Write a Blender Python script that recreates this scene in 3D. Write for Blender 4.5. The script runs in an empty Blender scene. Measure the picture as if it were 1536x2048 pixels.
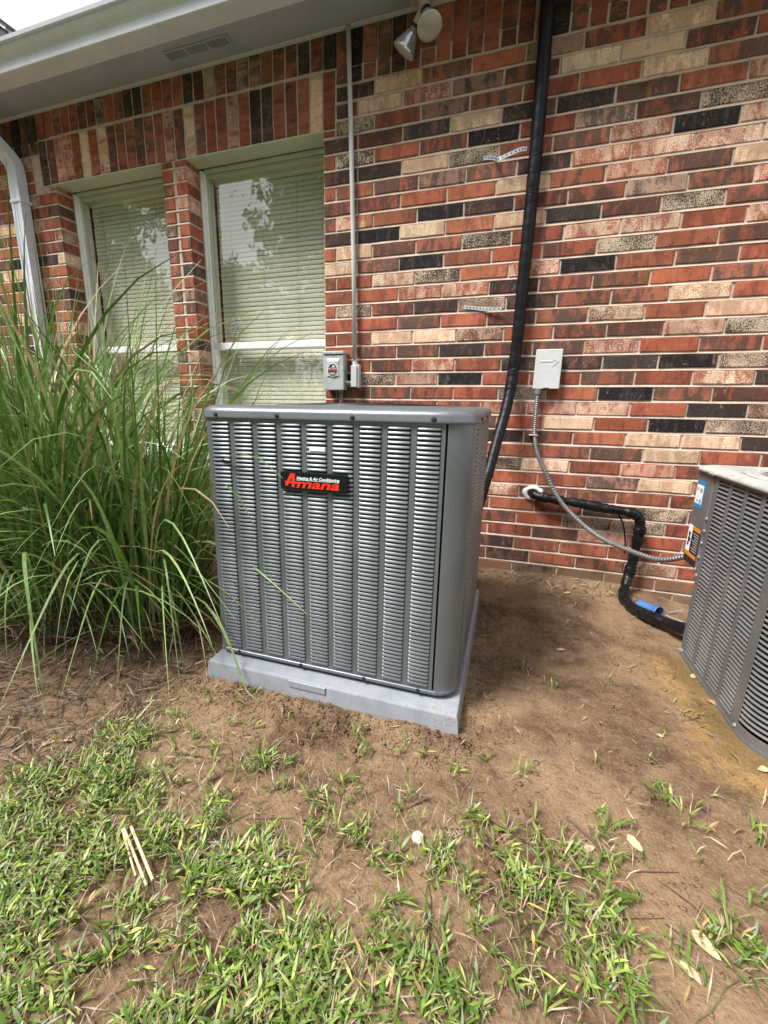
import bpy, math, random
import numpy as np
from mathutils import Vector, Matrix

random.seed(7)
rng = np.random.default_rng(7)
sc = bpy.context.scene
col = sc.collection
PI = math.pi

# ------------------------------------------------------------------ camera
RIGHT = Vector((0.9485863, 0.3162842, 0.0121778))
DOWN = Vector((0.0853966, -0.2186912, -0.9720502))
FWD = Vector((-0.3047810, 0.9231134, -0.2344571))
CAM = Vector((0.0, -2.70557, 1.02750))
cd = bpy.data.cameras.new('camera')
cam = bpy.data.objects.new('camera', cd)
col.objects.link(cam)
m = Matrix.Identity(4)
for i in range(3):
    m[i][0] = RIGHT[i]; m[i][1] = -DOWN[i]; m[i][2] = -FWD[i]; m[i][3] = CAM[i]
cam.matrix_world = m
cd.sensor_fit = 'HORIZONTAL'
cd.sensor_width = 36.0
cd.lens = 858.21 / 1536.0 * 36.0
cd.shift_x = (768 - 725.98) / 1536.0
cd.shift_y = (1014.55 - 1024) / 1536.0
cd.clip_start = 0.02
cd.clip_end = 2000
sc.camera = cam

# ------------------------------------------------------------------ world, sun, exposure
SUN_EL, SUN_AZ = math.radians(56), math.radians(226)     # azimuth clockwise from +Y: from behind the camera, to its left
w = bpy.data.worlds.new('World')
sc.world = w
w.use_nodes = True
nt = w.node_tree
nt.nodes.clear()
wo = nt.nodes.new('ShaderNodeOutputWorld')
bg = nt.nodes.new('ShaderNodeBackground')
sky = nt.nodes.new('ShaderNodeTexSky')
sky.sky_type = 'NISHITA'
sky.sun_disc = False
sky.sun_elevation = SUN_EL
sky.sun_rotation = SUN_AZ
sky.air_density = 1.0
sky.dust_density = 3.0
mixw = nt.nodes.new('ShaderNodeMixRGB')                     # thin bright overcast over the blue
mixw.inputs[0].default_value = 0.80
mixw.inputs[2].default_value = (14.0, 14.4, 15.0, 1)
nt.links.new(sky.outputs[0], mixw.inputs[1])
nt.links.new(mixw.outputs[0], bg.inputs[0])
bg.inputs[1].default_value = 0.053
nt.links.new(bg.outputs[0], wo.inputs[0])
sl = bpy.data.lights.new('sun', 'SUN')
sl.energy = 4.3
sl.angle = math.radians(19)
sl.color = (1.0, 0.975, 0.945)
so = bpy.data.objects.new('sun', sl)
col.objects.link(so)
sd = Vector((math.sin(SUN_AZ) * math.cos(SUN_EL), math.cos(SUN_AZ) * math.cos(SUN_EL), math.sin(SUN_EL)))
so.rotation_euler = sd.to_track_quat('Z', 'Y').to_euler()
so.location = sd * 20
sc.view_settings.view_transform = 'Standard'
sc.view_settings.look = 'None'
sc.view_settings.gamma = 1
sc.view_settings.exposure = 0.78
sc.view_settings.use_curve_mapping = False
sc.render.engine = 'CYCLES'
sc.cycles.use_denoising = True
sc.cycles.max_bounces = 8
sc.cycles.transparent_max_bounces = 16


# ------------------------------------------------------------------ helpers
def tag(o, label=None, cat=None, group=None, kind=None):
    if label: o['label'] = label
    if cat: o['category'] = cat
    if group: o['group'] = group
    if kind: o['kind'] = kind
    return o


def empty(name, loc=(0, 0, 0)):
    o = bpy.data.objects.new(name, None)
    o.empty_display_size = 0.1
    col.objects.link(o)
    o.location = loc
    return o


def adopt(o, parent):
    if parent is not None:
        o.parent = parent
        # parents are unrotated and unscaled: keep world coordinates of the child
        p = Vector((0, 0, 0)); q = parent
        while q is not None:
            p += q.location; q = q.parent
        o.location = o.location - p
    return o


def mk(name, verts, faces, mat, parent=None, smooth=False, loc=None):
    me = bpy.data.meshes.new(name)
    me.from_pydata([tuple(v) for v in verts], [], [tuple(f) for f in faces])
    if mat is not None:
        for mm in (mat if isinstance(mat, (list, tuple)) else [mat]):
            me.materials.append(mm)
    if smooth:
        me.polygons.foreach_set('use_smooth', [True] * len(me.polygons))
    me.update()
    o = bpy.data.objects.new(name, me)
    col.objects.link(o)
    if loc is not None:
        o.location = loc
    return adopt(o, parent)


def shared(name, me, loc, parent):
    o = bpy.data.objects.new(name, me)
    col.objects.link(o)
    o.location = loc
    return adopt(o, parent)


class MB:
    def __init__(s):
        s.v = []; s.f = []

    def add(s, v, f):
        n = len(s.v)
        s.v.extend(v)
        s.f.extend([tuple(i + n for i in q) for q in f])

    def box(s, x0, x1, y0, y1, z0, z1):
        s.add([(x0, y0, z0), (x1, y0, z0), (x1, y1, z0), (x0, y1, z0), (x0, y0, z1), (x1, y0, z1), (x1, y1, z1), (x0, y1, z1)],
              [(0, 3, 2, 1), (4, 5, 6, 7), (0, 1, 5, 4), (1, 2, 6, 5), (2, 3, 7, 6), (3, 0, 4, 7)])

    def cbox(s, x0, x1, y0, y1, z0, z1, c=0.003):
        """box with all edges chamfered"""
        xs, ys, zs = (x0, x1), (y0, y1), (z0, z1)
        vid = {}
        v = []
        for i in (0, 1):
            for j in (0, 1):
                for k in (0, 1):
                    sx, sy, sz = (c if i == 0 else -c), (c if j == 0 else -c), (c if k == 0 else -c)
                    vid[i, j, k, 'x'] = len(v); v.append((xs[i], ys[j] + sy, zs[k] + sz))
                    vid[i, j, k, 'y'] = len(v); v.append((xs[i] + sx, ys[j], zs[k] + sz))
                    vid[i, j, k, 'z'] = len(v); v.append((xs[i] + sx, ys[j] + sy, zs[k]))
        f = []
        for i in (0, 1):
            q = [vid[i, 0, 0, 'x'], vid[i, 1, 0, 'x'], vid[i, 1, 1, 'x'], vid[i, 0, 1, 'x']]
            f.append(q if i else q[::-1])
            q = [vid[0, i, 0, 'y'], vid[0, i, 1, 'y'], vid[1, i, 1, 'y'], vid[1, i, 0, 'y']]
            f.append(q if i else q[::-1])
            q = [vid[0, 0, i, 'z'], vid[1, 0, i, 'z'], vid[1, 1, i, 'z'], vid[0, 1, i, 'z']]
            f.append(q if i else q[::-1])
        for i in (0, 1):
            for j in (0, 1):
                f.append([vid[i, j, 0, 'x'], vid[i, j, 0, 'y'], vid[i, j, 1, 'y'], vid[i, j, 1, 'x']])
                f.append([vid[i, 0, j, 'x'], vid[i, 0, j, 'z'], vid[i, 1, j, 'z'], vid[i, 1, j, 'x']])
                f.append([vid[0, i, j, 'y'], vid[0, i, j, 'z'], vid[1, i, j, 'z'], vid[1, i, j, 'y']])
        for i in (0, 1):
            for j in (0, 1):
                for k in (0, 1):
                    f.append([vid[i, j, k, 'x'], vid[i, j, k, 'y'], vid[i, j, k, 'z']])
        s.add(v, f)

    def build(s, name, mat, parent=None, smooth=False, fix=True, loc=None):
        o = mk(name, s.v, s.f, mat, parent, smooth, loc)
        if fix:
            import bmesh
            bm = bmesh.new(); bm.from_mesh(o.data)
            bmesh.ops.recalc_face_normals(bm, faces=bm.faces)
            bm.to_mesh(o.data); bm.free()
        return o


def catmull(pts, per=8):
    P = [Vector(p) for p in pts]
    P = [P[0] * 2 - P[1]] + P + [P[-1] * 2 - P[-2]]
    out = []
    for i in range(1, len(P) - 2):
        for k in range(per):
            t = k / per
            a, b, c, d = P[i - 1], P[i], P[i + 1], P[i + 2]
            out.append(0.5 * ((2 * b) + (c - a) * t + (2 * a - 5 * b + 4 * c - d) * t * t + (3 * b - a - 3 * c + d) * t ** 3))
    out.append(P[-2])
    return out


def tube(mb, path, rad, n=12, caps=True, jit=0.0):
    """rad: number or function of (i, len)"""
    P = [Vector(p) for p in path]
    N = len(P)
    t0 = (P[1] - P[0]).normalized()
    ref = Vector((0, 0, 1)) if abs(t0.z) < 0.9 else Vector((1, 0, 0))
    u = t0.cross(ref).normalized()
    v = []
    for i in range(N):
        t = (P[min(i + 1, N - 1)] - P[max(i - 1, 0)]).normalized()
        u = (u - t * u.dot(t)).normalized()
        wv = t.cross(u)
        r = rad(i, N) if callable(rad) else rad
        for k in range(n):
            a = 2 * PI * k / n
            rr = r * (1 + (random.uniform(-jit, jit) if jit else 0))
            v.append(P[i] + (u * math.cos(a) + wv * math.sin(a)) * rr)
    f = []
    for i in range(N - 1):
        for k in range(n):
            f.append((i * n + k, i * n + (k + 1) % n, (i + 1) * n + (k + 1) % n, (i + 1) * n + k))
    if caps:
        f.append(tuple(range(n))[::-1])
        f.append(tuple((N - 1) * n + k for k in range(n)))
    mb.add(v, f)


def lathe(mb, prof, org, axis, n=24, caps=True):
    ax = Vector(axis).normalized()
    ref = Vector((0, 0, 1)) if abs(ax.z) < 0.9 else Vector((1, 0, 0))
    u = ax.cross(ref).normalized(); wv = ax.cross(u)
    org = Vector(org)
    v = []; f = []
    for r, h in prof:
        for k in range(n):
            a = 2 * PI * k / n
            v.append(org + ax * h + (u * math.cos(a) + wv * math.sin(a)) * r)
    for i in range(len(prof) - 1):
        for k in range(n):
            f.append((i * n + k, i * n + (k + 1) % n, (i + 1) * n + (k + 1) % n, (i + 1) * n + k))
    if caps:
        f.append(tuple(range(n))[::-1]); f.append(tuple((len(prof) - 1) * n + k for k in range(n)))
    mb.add(v, f)


def poly(mb_, pts_, y_, th=0.0012):
    n_ = len(pts_)
    v_ = [(x_, y_, z_) for x_, z_ in pts_] + [(x_, y_ + th, z_) for x_, z_ in pts_]
    mb_.add(v_, [tuple(range(n_))] + [(i, i + n_, (i + 1) % n_ + n_, (i + 1) % n_) for i in range(n_)])


# value noise for real relief
_tab = rng.random((256, 256))


def vnoise(x, y):
    xi = np.floor(x).astype(int); yi = np.floor(y).astype(int)
    fx = x - xi; fy = y - yi
    fx = fx * fx * (3 - 2 * fx); fy = fy * fy * (3 - 2 * fy)
    g = lambda a, b: _tab[a % 256, b % 256]
    return (g(xi, yi) * (1 - fx) + g(xi + 1, yi) * fx) * (1 - fy) + (g(xi, yi + 1) * (1 - fx) + g(xi + 1, yi + 1) * fx) * fy - 0.5


# ------------------------------------------------------------------ materials
class N:
    def __init__(s, name):
        s.m = bpy.data.materials.new(name)
        s.m.use_nodes = True
        s.t = s.m.node_tree
        s.t.nodes.clear()
        s.out = s.t.nodes.new('ShaderNodeOutputMaterial')

    def n(s, typ, **kw):
        o = s.t.nodes.new('ShaderNode' + typ)
        for k, v in kw.items():
            setattr(o, k, v)
        return o

    def l(s, a, b):
        s.t.links.new(a, b)

    def val(s, inp, v):
        if hasattr(v, 'is_linked') or isinstance(v, bpy.types.NodeSocket):
            s.l(v, inp)
        else:
            if isinstance(v, (tuple, list)) and len(v) == 3 and inp.type == 'RGBA':
                v = (*v, 1)
            inp.default_value = v

    def noise(s, vec, scale, detail=3, rough=0.55, dist=0.0):
        o = s.n('TexNoise')
        if vec is not None: s.l(vec, o.inputs['Vector'])
        o.inputs['Scale'].default_value = scale
        o.inputs['Detail'].default_value = detail
        o.inputs['Roughness'].default_value = rough
        o.inputs['Distortion'].default_value = dist
        return o.outputs['Fac']

    def rng(s, v, a, b, c=0.0, d=1.0, smooth=True):
        o = s.n('MapRange')
        if smooth: o.interpolation_type = 'SMOOTHSTEP'
        s.val(o.inputs[0], v); s.val(o.inputs[1], a); s.val(o.inputs[2], b); s.val(o.inputs[3], c); s.val(o.inputs[4], d)
        return o.outputs[0]

    def mix(s, f, a, b, blend='MIX'):
        o = s.n('MixRGB', blend_type=blend)
        s.val(o.inputs[0], f); s.val(o.inputs[1], a); s.val(o.inputs[2], b)
        return o.outputs[0]

    def math(s, op, a, b=0.0):
        o = s.n('Math', operation=op)
        s.val(o.inputs[0], a); s.val(o.inputs[1], b)
        return o.outputs[0]

    def vmul(s, vec, k):
        o = s.n('VectorMath', operation='MULTIPLY')
        s.l(vec, o.inputs[0]); o.inputs[1].default_value = k
        return o.outputs[0]

    def pos(s):
        return s.n('NewGeometry').outputs['Position']

    def attr(s, name):
        return s.n('Attribute', attribute_name=name)

    def bump(s, h, strength=0.3, dist=0.01):
        o = s.n('Bump')
        o.inputs['Strength'].default_value = strength
        o.inputs['Distance'].default_value = dist
        s.l(h, o.inputs['Height'])
        return o.outputs[0]

    def bsdf(s, color, rough=0.6, metal=0.0, normal=None, spec=0.5, coat=0.0):
        o = s.n('BsdfPrincipled')
        s.val(o.inputs['Base Color'], color)
        s.val(o.inputs['Roughness'], rough)
        o.inputs['Metallic'].default_value = metal
        o.inputs['Specular IOR Level'].default_value = spec
        o.inputs['Coat Weight'].default_value = coat
        if normal is not None: s.l(normal, o.inputs['Normal'])
        s.l(o.outputs[0], s.out.inputs[0])
        return o


def painted(name, c, rough=0.45, metal=0.0, var=0.12, scale=9, dirt=None, bump=0.05, spec=0.5, dirt_amt=0.25):
    k = N(name)
    p = k.pos()
    a = k.noise(p, scale, 5, 0.6)
    b = k.noise(p, scale * 14, 3, 0.6)
    f = k.rng(a, 0.3, 0.7, 1 - var, 1 + var)
    cc = k.mix(1.0, c, f, 'MULTIPLY')
    if dirt:
        cc = k.mix(k.rng(k.math('ADD', k.math('MULTIPLY', a, 0.7), k.math('MULTIPLY', b, 0.3)), 0.5, 0.75, 0, dirt_amt * 2), cc, dirt)
    r = k.rng(b, 0.25, 0.75, rough * 0.85, min(1, rough * 1.15))
    k.bsdf(cc, r, metal, k.bump(b, bump, 0.002), spec)
    return k.m


M = {}
M['paint_grey'] = painted('grey_metallic_enamel', (0.160, 0.176, 0.186), 0.36, 0.40, 0.09, 5, (0.20, 0.19, 0.165), 0.03, dirt_amt=0.10)
M['paint_cap'] = M['louver'] = M['paint_grey']
M['paint_taupe'] = painted('taupe_painted_steel', (0.128, 0.124, 0.122), 0.5, 0, 0.12, 7, (0.22, 0.205, 0.19), 0.04)
M['louver_taupe'] = painted('taupe_louver', (0.150, 0.145, 0.142), 0.45, 0, 0.15, 7, (0.23, 0.215, 0.20), 0.04)
M['cap_aged'] = painted('weathered_pale_cap', (0.46, 0.46, 0.43), 0.42, 0.1, 0.2, 10, (0.13, 0.125, 0.105), 0.08, dirt_amt=0.4)
M['black_in'] = painted('dark_coil_inside', (0.022, 0.022, 0.023), 0.8)
M['pad'] = painted('grey_plastic_pad', (0.29, 0.31, 0.345), 0.33, 0, 0.16, 9, (0.20, 0.14, 0.095), 0.15, dirt_amt=0.6)
M['galv'] = painted('galvanised_steel', (0.52, 0.54, 0.55), 0.38, 0.35, 0.16, 30, (0.36, 0.38, 0.38), 0.05)
M['box_grey'] = painted('pale_grey_plastic', (0.56, 0.58, 0.57), 0.5, 0, 0.06, 9, None, 0.03)
M['conduit'] = painted('pale_grey_conduit', (0.55, 0.56, 0.55), 0.45, 0, 0.07, 9, (0.4, 0.38, 0.34), 0.03, dirt_amt=0.15)
M['conduit_dark'] = painted('dark_grey_conduit', (0.16, 0.16, 0.165), 0.5, 0, 0.1, 20)
M['flex'] = painted('flexible_metal_conduit', (0.15, 0.15, 0.155), 0.4, 0.3, 0.15, 30)
M['white'] = painted('white_window_vinyl', (0.86, 0.86, 0.84), 0.45, 0, 0.06, 8, (0.4, 0.4, 0.3), 0.03, dirt_amt=0.12)
M['cream'] = painted('cream_window_trim', (0.48, 0.49, 0.37), 0.5, 0, 0.08, 8, (0.3, 0.3, 0.2), 0.03, dirt_amt=0.15)
M['blind'] = painted('cream_blind', (0.88, 0.86, 0.69), 0.42, 0, 0.04, 6, None, 0.01)
M['soffit'] = painted('painted_soffit_board', (0.35, 0.365, 0.43), 0.6, 0, 0.1, 4, (0.22, 0.225, 0.26), 0.05, dirt_amt=0.2)
M['gutter'] = painted('white_gutter', (0.62, 0.64, 0.71), 0.3, 0, 0.08, 5, (0.32, 0.32, 0.3), 0.03, dirt_amt=0.2)
M['rubber'] = painted('black_foam_insulation', (0.006, 0.006, 0.008), 0.42, 0, 0.3, 30, (0.014, 0.014, 0.014), 0.25, spec=0.22)
M['tape'] = painted('black_tape', (0.007, 0.007, 0.008), 0.28, 0, 0.3, 40, (0.03, 0.028, 0.025), 0.5, spec=0.28)
M['screw'] = painted('dark_screw', (0.03, 0.03, 0.032), 0.35, 0.4)
M['screw_pale'] = painted('zinc_screw', (0.55, 0.55, 0.53), 0.35, 0.6)
M['badge'] = painted('black_badge', (0.006, 0.006, 0.009), 0.2, 0, 0.1, 4, None, 0.0)
M['red'] = painted('red_lettering', (0.72, 0.035, 0.015), 0.35, 0, 0.03, 4, None, 0.0)
M['print_white'] = painted('white_print', (0.8, 0.8, 0.8), 0.5, 0, 0.03, 4, None, 0.0)
M['print_black'] = painted('black_print', (0.012, 0.011, 0.014), 0.45, 0, 0.05, 4, None, 0.0)
M['print_maroon'] = painted('maroon_print', (0.25, 0.03, 0.05), 0.45, 0, 0.05, 4, None, 0.0)
M['print_blue'] = painted('blue_print', (0.03, 0.19, 0.42), 0.45, 0, 0.05, 4, None, 0.0)
M['print_orange'] = painted('orange_print', (0.62, 0.22, 0.02), 0.45, 0, 0.05, 4, None, 0.0)
M['print_grey'] = painted('grey_print', (0.3, 0.3, 0.3), 0.5, 0, 0.05, 4, None, 0.0)
M['foam'] = painted('white_sealing_foam', (0.75, 0.73, 0.68), 0.8, 0, 0.15, 25, (0.4, 0.35, 0.3), 0.5)
M['blue'] = painted('blue_plastic', (0.06, 0.16, 0.38), 0.4, 0, 0.08, 12, None, 0.05)
M['bulb'] = painted('silvered_bulb_glass', (0.45, 0.46, 0.46), 0.18, 0.55, 0.08, 12, None, 0.02)
M['bulb_face'] = painted('frosted_bulb_lens', (0.42, 0.41, 0.37), 0.3, 0, 0.1, 25, None, 0.1)
M['holder'] = painted('beige_lamp_holder', (0.52, 0.42, 0.36), 0.5, 0, 0.08, 12)
M['straw'] = painted('dry_straw', (0.58, 0.47, 0.28), 0.7, 0, 0.2, 60)
M['leafdry'] = painted('dry_leaf', (0.42, 0.22, 0.10), 0.7, 0, 0.3, 50, (0.55, 0.36, 0.2), 0.3)
M['leafpale'] = painted('pale_dry_leaf', (0.55, 0.40, 0.24), 0.7, 0, 0.3, 50, (0.35, 0.2, 0.1), 0.3)
M['stone'] = painted('pale_stone', (0.62, 0.55, 0.45), 0.8, 0, 0.2, 60)
M['twig'] = painted('brown_twig', (0.12, 0.075, 0.05), 0.8, 0, 0.25, 80)
M['shingle'] = painted('grey_shingle', (0.09, 0.09, 0.095), 0.9, 0, 0.35, 12, (0.16, 0.15, 0.15), 0.4)
M['bark'] = painted('bark', (0.10, 0.075, 0.055), 0.9, 0, 0.35, 12, None, 0.6)
M['room'] = painted('room_inside', (0.10, 0.10, 0.09), 0.9)

# mortar
k = N('mortar')
p = k.pos()
a = k.noise(p, 14, 4); b = k.noise(p, 160, 3)
cc = k.mix(k.rng(a, 0.35, 0.7), (0.55, 0.415, 0.33), (0.39, 0.295, 0.24))
cc = k.mix(k.rng(b, 0.3, 0.75, 0, 0.35), cc, (0.68, 0.545, 0.45))
k.bsdf(cc, 0.95, 0, k.bump(b, 0.5, 0.004))
M['mortar'] = k.m

# brick: colours of every brick come from its own attributes
k = N('brick')
p = k.pos()
par = k.attr('par')
sep = k.n('SeparateColor'); k.l(par.outputs['Color'], sep.inputs[0])
rn = sep.outputs[2]
off = k.n('VectorMath', operation='ADD')
cmb = k.n('CombineXYZ')
for i, s_ in enumerate((31.0, 17.0, 53.0)):
    k.l(k.math('MULTIPLY', rn, s_), cmb.inputs[i])
k.l(p, off.inputs[0]); k.l(cmb.outputs[0], off.inputs[1])
q = off.outputs[0]
ax = k.attr('axis')                                          # (26,26,9) for laid bricks, turned for soldiers
mul = k.n('VectorMath', operation='MULTIPLY')
k.l(q, mul.inputs[0]); k.l(ax.outputs['Vector'], mul.inputs[1])
n1 = k.noise(mul.outputs[0], 1.0, 2.5, 0.5, 0.35)
n1b = k.noise(q, 46, 3, 0.6, 0.8)
nb = k.math('ADD', k.math('MULTIPLY', n1, 0.72), k.math('MULTIPLY', n1b, 0.28))
n2 = k.noise(q, 190, 3, 0.65)
n3 = k.noise(q, 420, 2, 0.6)
n4 = k.noise(q, 9, 2, 0.5)
thr = sep.outputs[0]
blot = k.rng(nb, k.math('SUBTRACT', thr, 0.06), k.math('ADD', thr, 0.06))
sth = sep.outputs[1]
spk = k.rng(k.math('ADD', k.math('MULTIPLY', n2, 0.75), k.math('MULTIPLY', n4, 0.25)), k.math('SUBTRACT', sth, 0.03), k.math('ADD', sth, 0.03))
c = k.mix(blot, k.attr('c1').outputs['Color'], k.attr('c2').outputs['Color'])
c = k.mix(k.math('MULTIPLY', spk, 0.9), c, k.attr('c3').outputs['Color'])
n5 = k.noise(mul.outputs[0], 2.3, 3, 0.6, 1.2)
c = k.mix(k.rng(n5, 0.56, 0.70, 0, 0.38), c, (0.10, 0.065, 0.055))
c = k.mix(k.rng(n5, 0.39, 0.31, 0, 0.42), c, k.mix(0.55, c, (0.62, 0.38, 0.28)))
c = k.mix(1.0, c, k.rng(n3, 0.25, 0.75, 0.72, 1.25), 'MULTIPLY')
c = k.mix(1.0, c, k.rng(n4, 0.3, 0.7, 0.85, 1.13), 'MULTIPLY')
sz_ = k.n('SeparateXYZ'); k.l(p, sz_.inputs[0])
mud = k.rng(k.math('ADD', sz_.outputs[2], k.math('MULTIPLY', k.math('SUBTRACT', k.noise(p, 11, 4, 0.65), 0.5), 0.34)), 0.13, 0.03)
c = k.mix(k.math('MULTIPLY', mud, 0.8), c, (0.20, 0.135, 0.085))
h = k.math('ADD', k.math('MULTIPLY', n2, 0.6), k.math('MULTIPLY', nb, 0.7))
k.bsdf(c, 0.85, 0, k.bump(h, 0.6, 0.005), 0.2)
M['brick'] = k.m

# glass
k = N('window_glass')
lw = k.n('LayerWeight')
fr = k.math('ADD', k.math('MULTIPLY', k.math('POWER', lw.outputs['Facing'], 5.0), 0.75), 0.25)
tr = k.n('BsdfTransparent'); tr.inputs[0].default_value = (0.96, 0.97, 0.95, 1)
gl = k.n('BsdfGlossy'); gl.inputs['Roughness'].default_value = 0.0
wv = k.noise(k.pos(), 7, 2)
k.l(k.bump(wv, 0.06, 0.02), gl.inputs['Normal'])
mx = k.n('MixShader')
k.l(fr, mx.inputs[0]); k.l(tr.outputs[0], mx.inputs[1]); k.l(gl.outputs[0], mx.inputs[2])
k.l(mx.outputs[0], k.out.inputs[0])
M['glass'] = k.m


def leaf_mat(name, rough=0.5, trans=0.3):
    k = N(name)
    a = k.attr('col').outputs['Color']
    n = k.noise(k.pos(), 60, 3)
    c = k.mix(1.0, a, k.rng(n, 0.25, 0.75, 0.75, 1.25), 'MULTIPLY')
    b = k.bsdf(c, rough, 0, None, 0.5)
    t = k.n('BsdfTranslucent'); k.l(c, t.inputs[0])
    mx = k.n('MixShader'); mx.inputs[0].default_value = trans
    k.l(b.outputs[0], mx.inputs[1]); k.l(t.outputs[0], mx.inputs[2])
    k.l(mx.outputs[0], k.out.inputs[0])
    return k.m


M['blade'] = leaf_mat('long_grass_blade', 0.42, 0.25)
M['lawn'] = leaf_mat('lawn_grass_blade', 0.45, 0.25)
M['treeleaf'] = leaf_mat('tree_leaf', 0.5, 0.2)

# soil
k = N('soil')
p = k.pos()
a = k.noise(p, 2.6, 5, 0.62, 0.6); b = k.noise(p, 16, 6, 0.68, 0.3); d = k.noise(p, 120, 4, 0.65); e = k.noise(p, 5.5, 4, 0.6)
cc = k.mix(k.rng(a, 0.36, 0.62), (0.098, 0.054, 0.030), (0.262, 0.168, 0.095))
cc = k.mix(k.rng(b, 0.4, 0.75, 0, 0.55), cc, (0.30, 0.195, 0.115))
cc = k.mix(k.rng(b, 0.42, 0.22, 0, 0.6), cc, (0.105, 0.065, 0.042))
cc = k.mix(k.rng(d, 0.5, 0.74, 0, 0.42), cc, (0.44, 0.335, 0.235))
cc = k.mix(k.rng(d, 0.45, 0.26, 0, 0.55), cc, (0.070, 0.045, 0.030))
# ochre algae stain beside the second unit, green moss tight to it: shapes of their own
sx = k.n('SeparateXYZ'); k.l(p, sx.inputs[0])
X, Y = sx.outputs[0], sx.outputs[1]


def blob(cx, cy, rx, ry, lo=0.55, hi=1.15):
    u = k.math('DIVIDE', k.math('SUBTRACT', X, cx), rx); v = k.math('DIVIDE', k.math('SUBTRACT', Y, cy), ry)
    r2 = k.math('ADD', k.math('MULTIPLY', u, u), k.math('MULTIPLY', v, v))
    r2 = k.math('ADD', r2, k.math('MULTIPLY', k.math('SUBTRACT', e, 0.5), 2.2))
    return k.rng(r2, hi, lo, 0, 1)


st = k.math('MAXIMUM', blob(0.74, -1.32, 0.15, 0.20, 0.0, 1.3), blob(0.70, -1.00, 0.09, 0.24, 0.0, 1.3))
st = k.math('MULTIPLY', st, k.rng(d, 0.35, 0.6, 0.45, 1.0))
cc = k.mix(k.math('MULTIPLY', st, k.rng(b, 0.3, 0.65, 0.15, 0.8)), cc, (0.40, 0.235, 0.065))
ms = k.math('MAXIMUM', blob(0.755, -1.05, 0.06, 0.32, 0.2, 1.2), blob(0.80, -1.30, 0.12, 0.07, 0.2, 1.2))
cc = k.mix(k.math('MULTIPLY', ms, k.rng(b, 0.3, 0.6, 0.25, 0.8)), cc, (0.15, 0.105, 0.035))
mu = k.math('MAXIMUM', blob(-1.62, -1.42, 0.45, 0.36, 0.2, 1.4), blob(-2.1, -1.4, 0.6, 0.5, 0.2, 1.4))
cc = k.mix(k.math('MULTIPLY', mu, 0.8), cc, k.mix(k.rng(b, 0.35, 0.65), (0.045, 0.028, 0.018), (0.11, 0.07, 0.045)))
# far lawn beyond the worn patch
far = k.rng(k.math('ADD', Y, k.math('MULTIPLY', a, 0.6)), -2.5, -3.1, 0, 1)
cc = k.mix(far, cc, k.mix(b, (0.07, 0.10, 0.03), (0.11, 0.14, 0.05)))
hh = k.math('ADD', k.math('MULTIPLY', b, 0.6), k.math('MULTIPLY', d, 0.5))
k.bsdf(cc, 0.95, 0, k.bump(hh, 0.9, 0.02), 0.25)
M['soil'] = k.m


# ------------------------------------------------------------------ ground
PADX0, PADX1, PADY0, PADY1 = -1.007, -0.067, -1.523, -0.50


def smooth01(t):
    t = np.clip(t, 0, 1)
    return t * t * (3 - 2 * t)


def gz(x, y):
    x = np.asarray(x, float); y = np.asarray(y, float)
    z = 0.016 * vnoise(x * 1.7 + 3, y * 1.7 + 9) + 0.010 * vnoise(x * 5 + 31, y * 5) + 0.007 * vnoise(x * 14 + 7, y * 14 + 77)
    # loose soil thrown up round the pad, left part rougher
    dx = np.maximum(np.maximum(PADX0 - x, x - PADX1), 0); dy = np.maximum(np.maximum(PADY0 - y, y - PADY1), 0)
    d = np.hypot(dx, dy)
    loose = smooth01(1 - d / 0.30)
    z = z + loose * (0.012 * np.abs(vnoise(x * 30 + 1, y * 30 + 5)) * 2 + 0.006 * vnoise(x * 60, y * 60 + 3))
    z = z + 0.004 * vnoise(x * 42 + 11, y * 42 + 8) + 0.0035 * vnoise(x * 95 + 4, y * 95)
    z = z + 0.018 * smooth01(1 - d / 0.06) * (0.6 + 1.2 * vnoise(x * 9, y * 9 + 40))
    # left bed slightly raised, dip at the wall behind the second unit, footing heap along the wall
    z = z + 0.03 * smooth01((-1.15 - x) / 0.5) * smooth01((y + 2.1) / 0.6)
    z = z - 0.055 * smooth01((x - 0.75) / 0.35) * smooth01((y + 0.45) / 0.35)
    z = z + 0.03 * smooth01((y + 0.16) / 0.14) * (0.5 + vnoise(x * 6, y * 6 + 2)) * (x < 0.72)
    return z


def gzs(x, y):
    return float(gz(np.array([x]), np.array([y]))[0])


def axis_pts(a, b, step, far):
    mid = list(np.arange(a, b, step))
    lo = []; s = step; v = a
    while v > -far:
        s *= 1.22; v -= s; lo.append(v)
    hi = []; s = step; v = mid[-1]
    while v < far:
        s *= 1.22; v += s; hi.append(v)
    return np.array(lo[::-1] + mid + hi)


gx = axis_pts(-2.3, 1.2, 0.0085, 320)
gy = axis_pts(-2.55, 0.06, 0.0085, 320)
GX, GY = np.meshgrid(gx, gy)
GZ = gz(GX, GY)
nx, ny = len(gx), len(gy)
V = np.stack([GX.ravel(), GY.ravel(), GZ.ravel()], 1)
idx = np.arange(nx * ny).reshape(ny, nx)
F = np.stack([idx[:-1, :-1].ravel(), idx[:-1, 1:].ravel(), idx[1:, 1:].ravel(), idx[1:, :-1].ravel()], 1)


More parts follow.
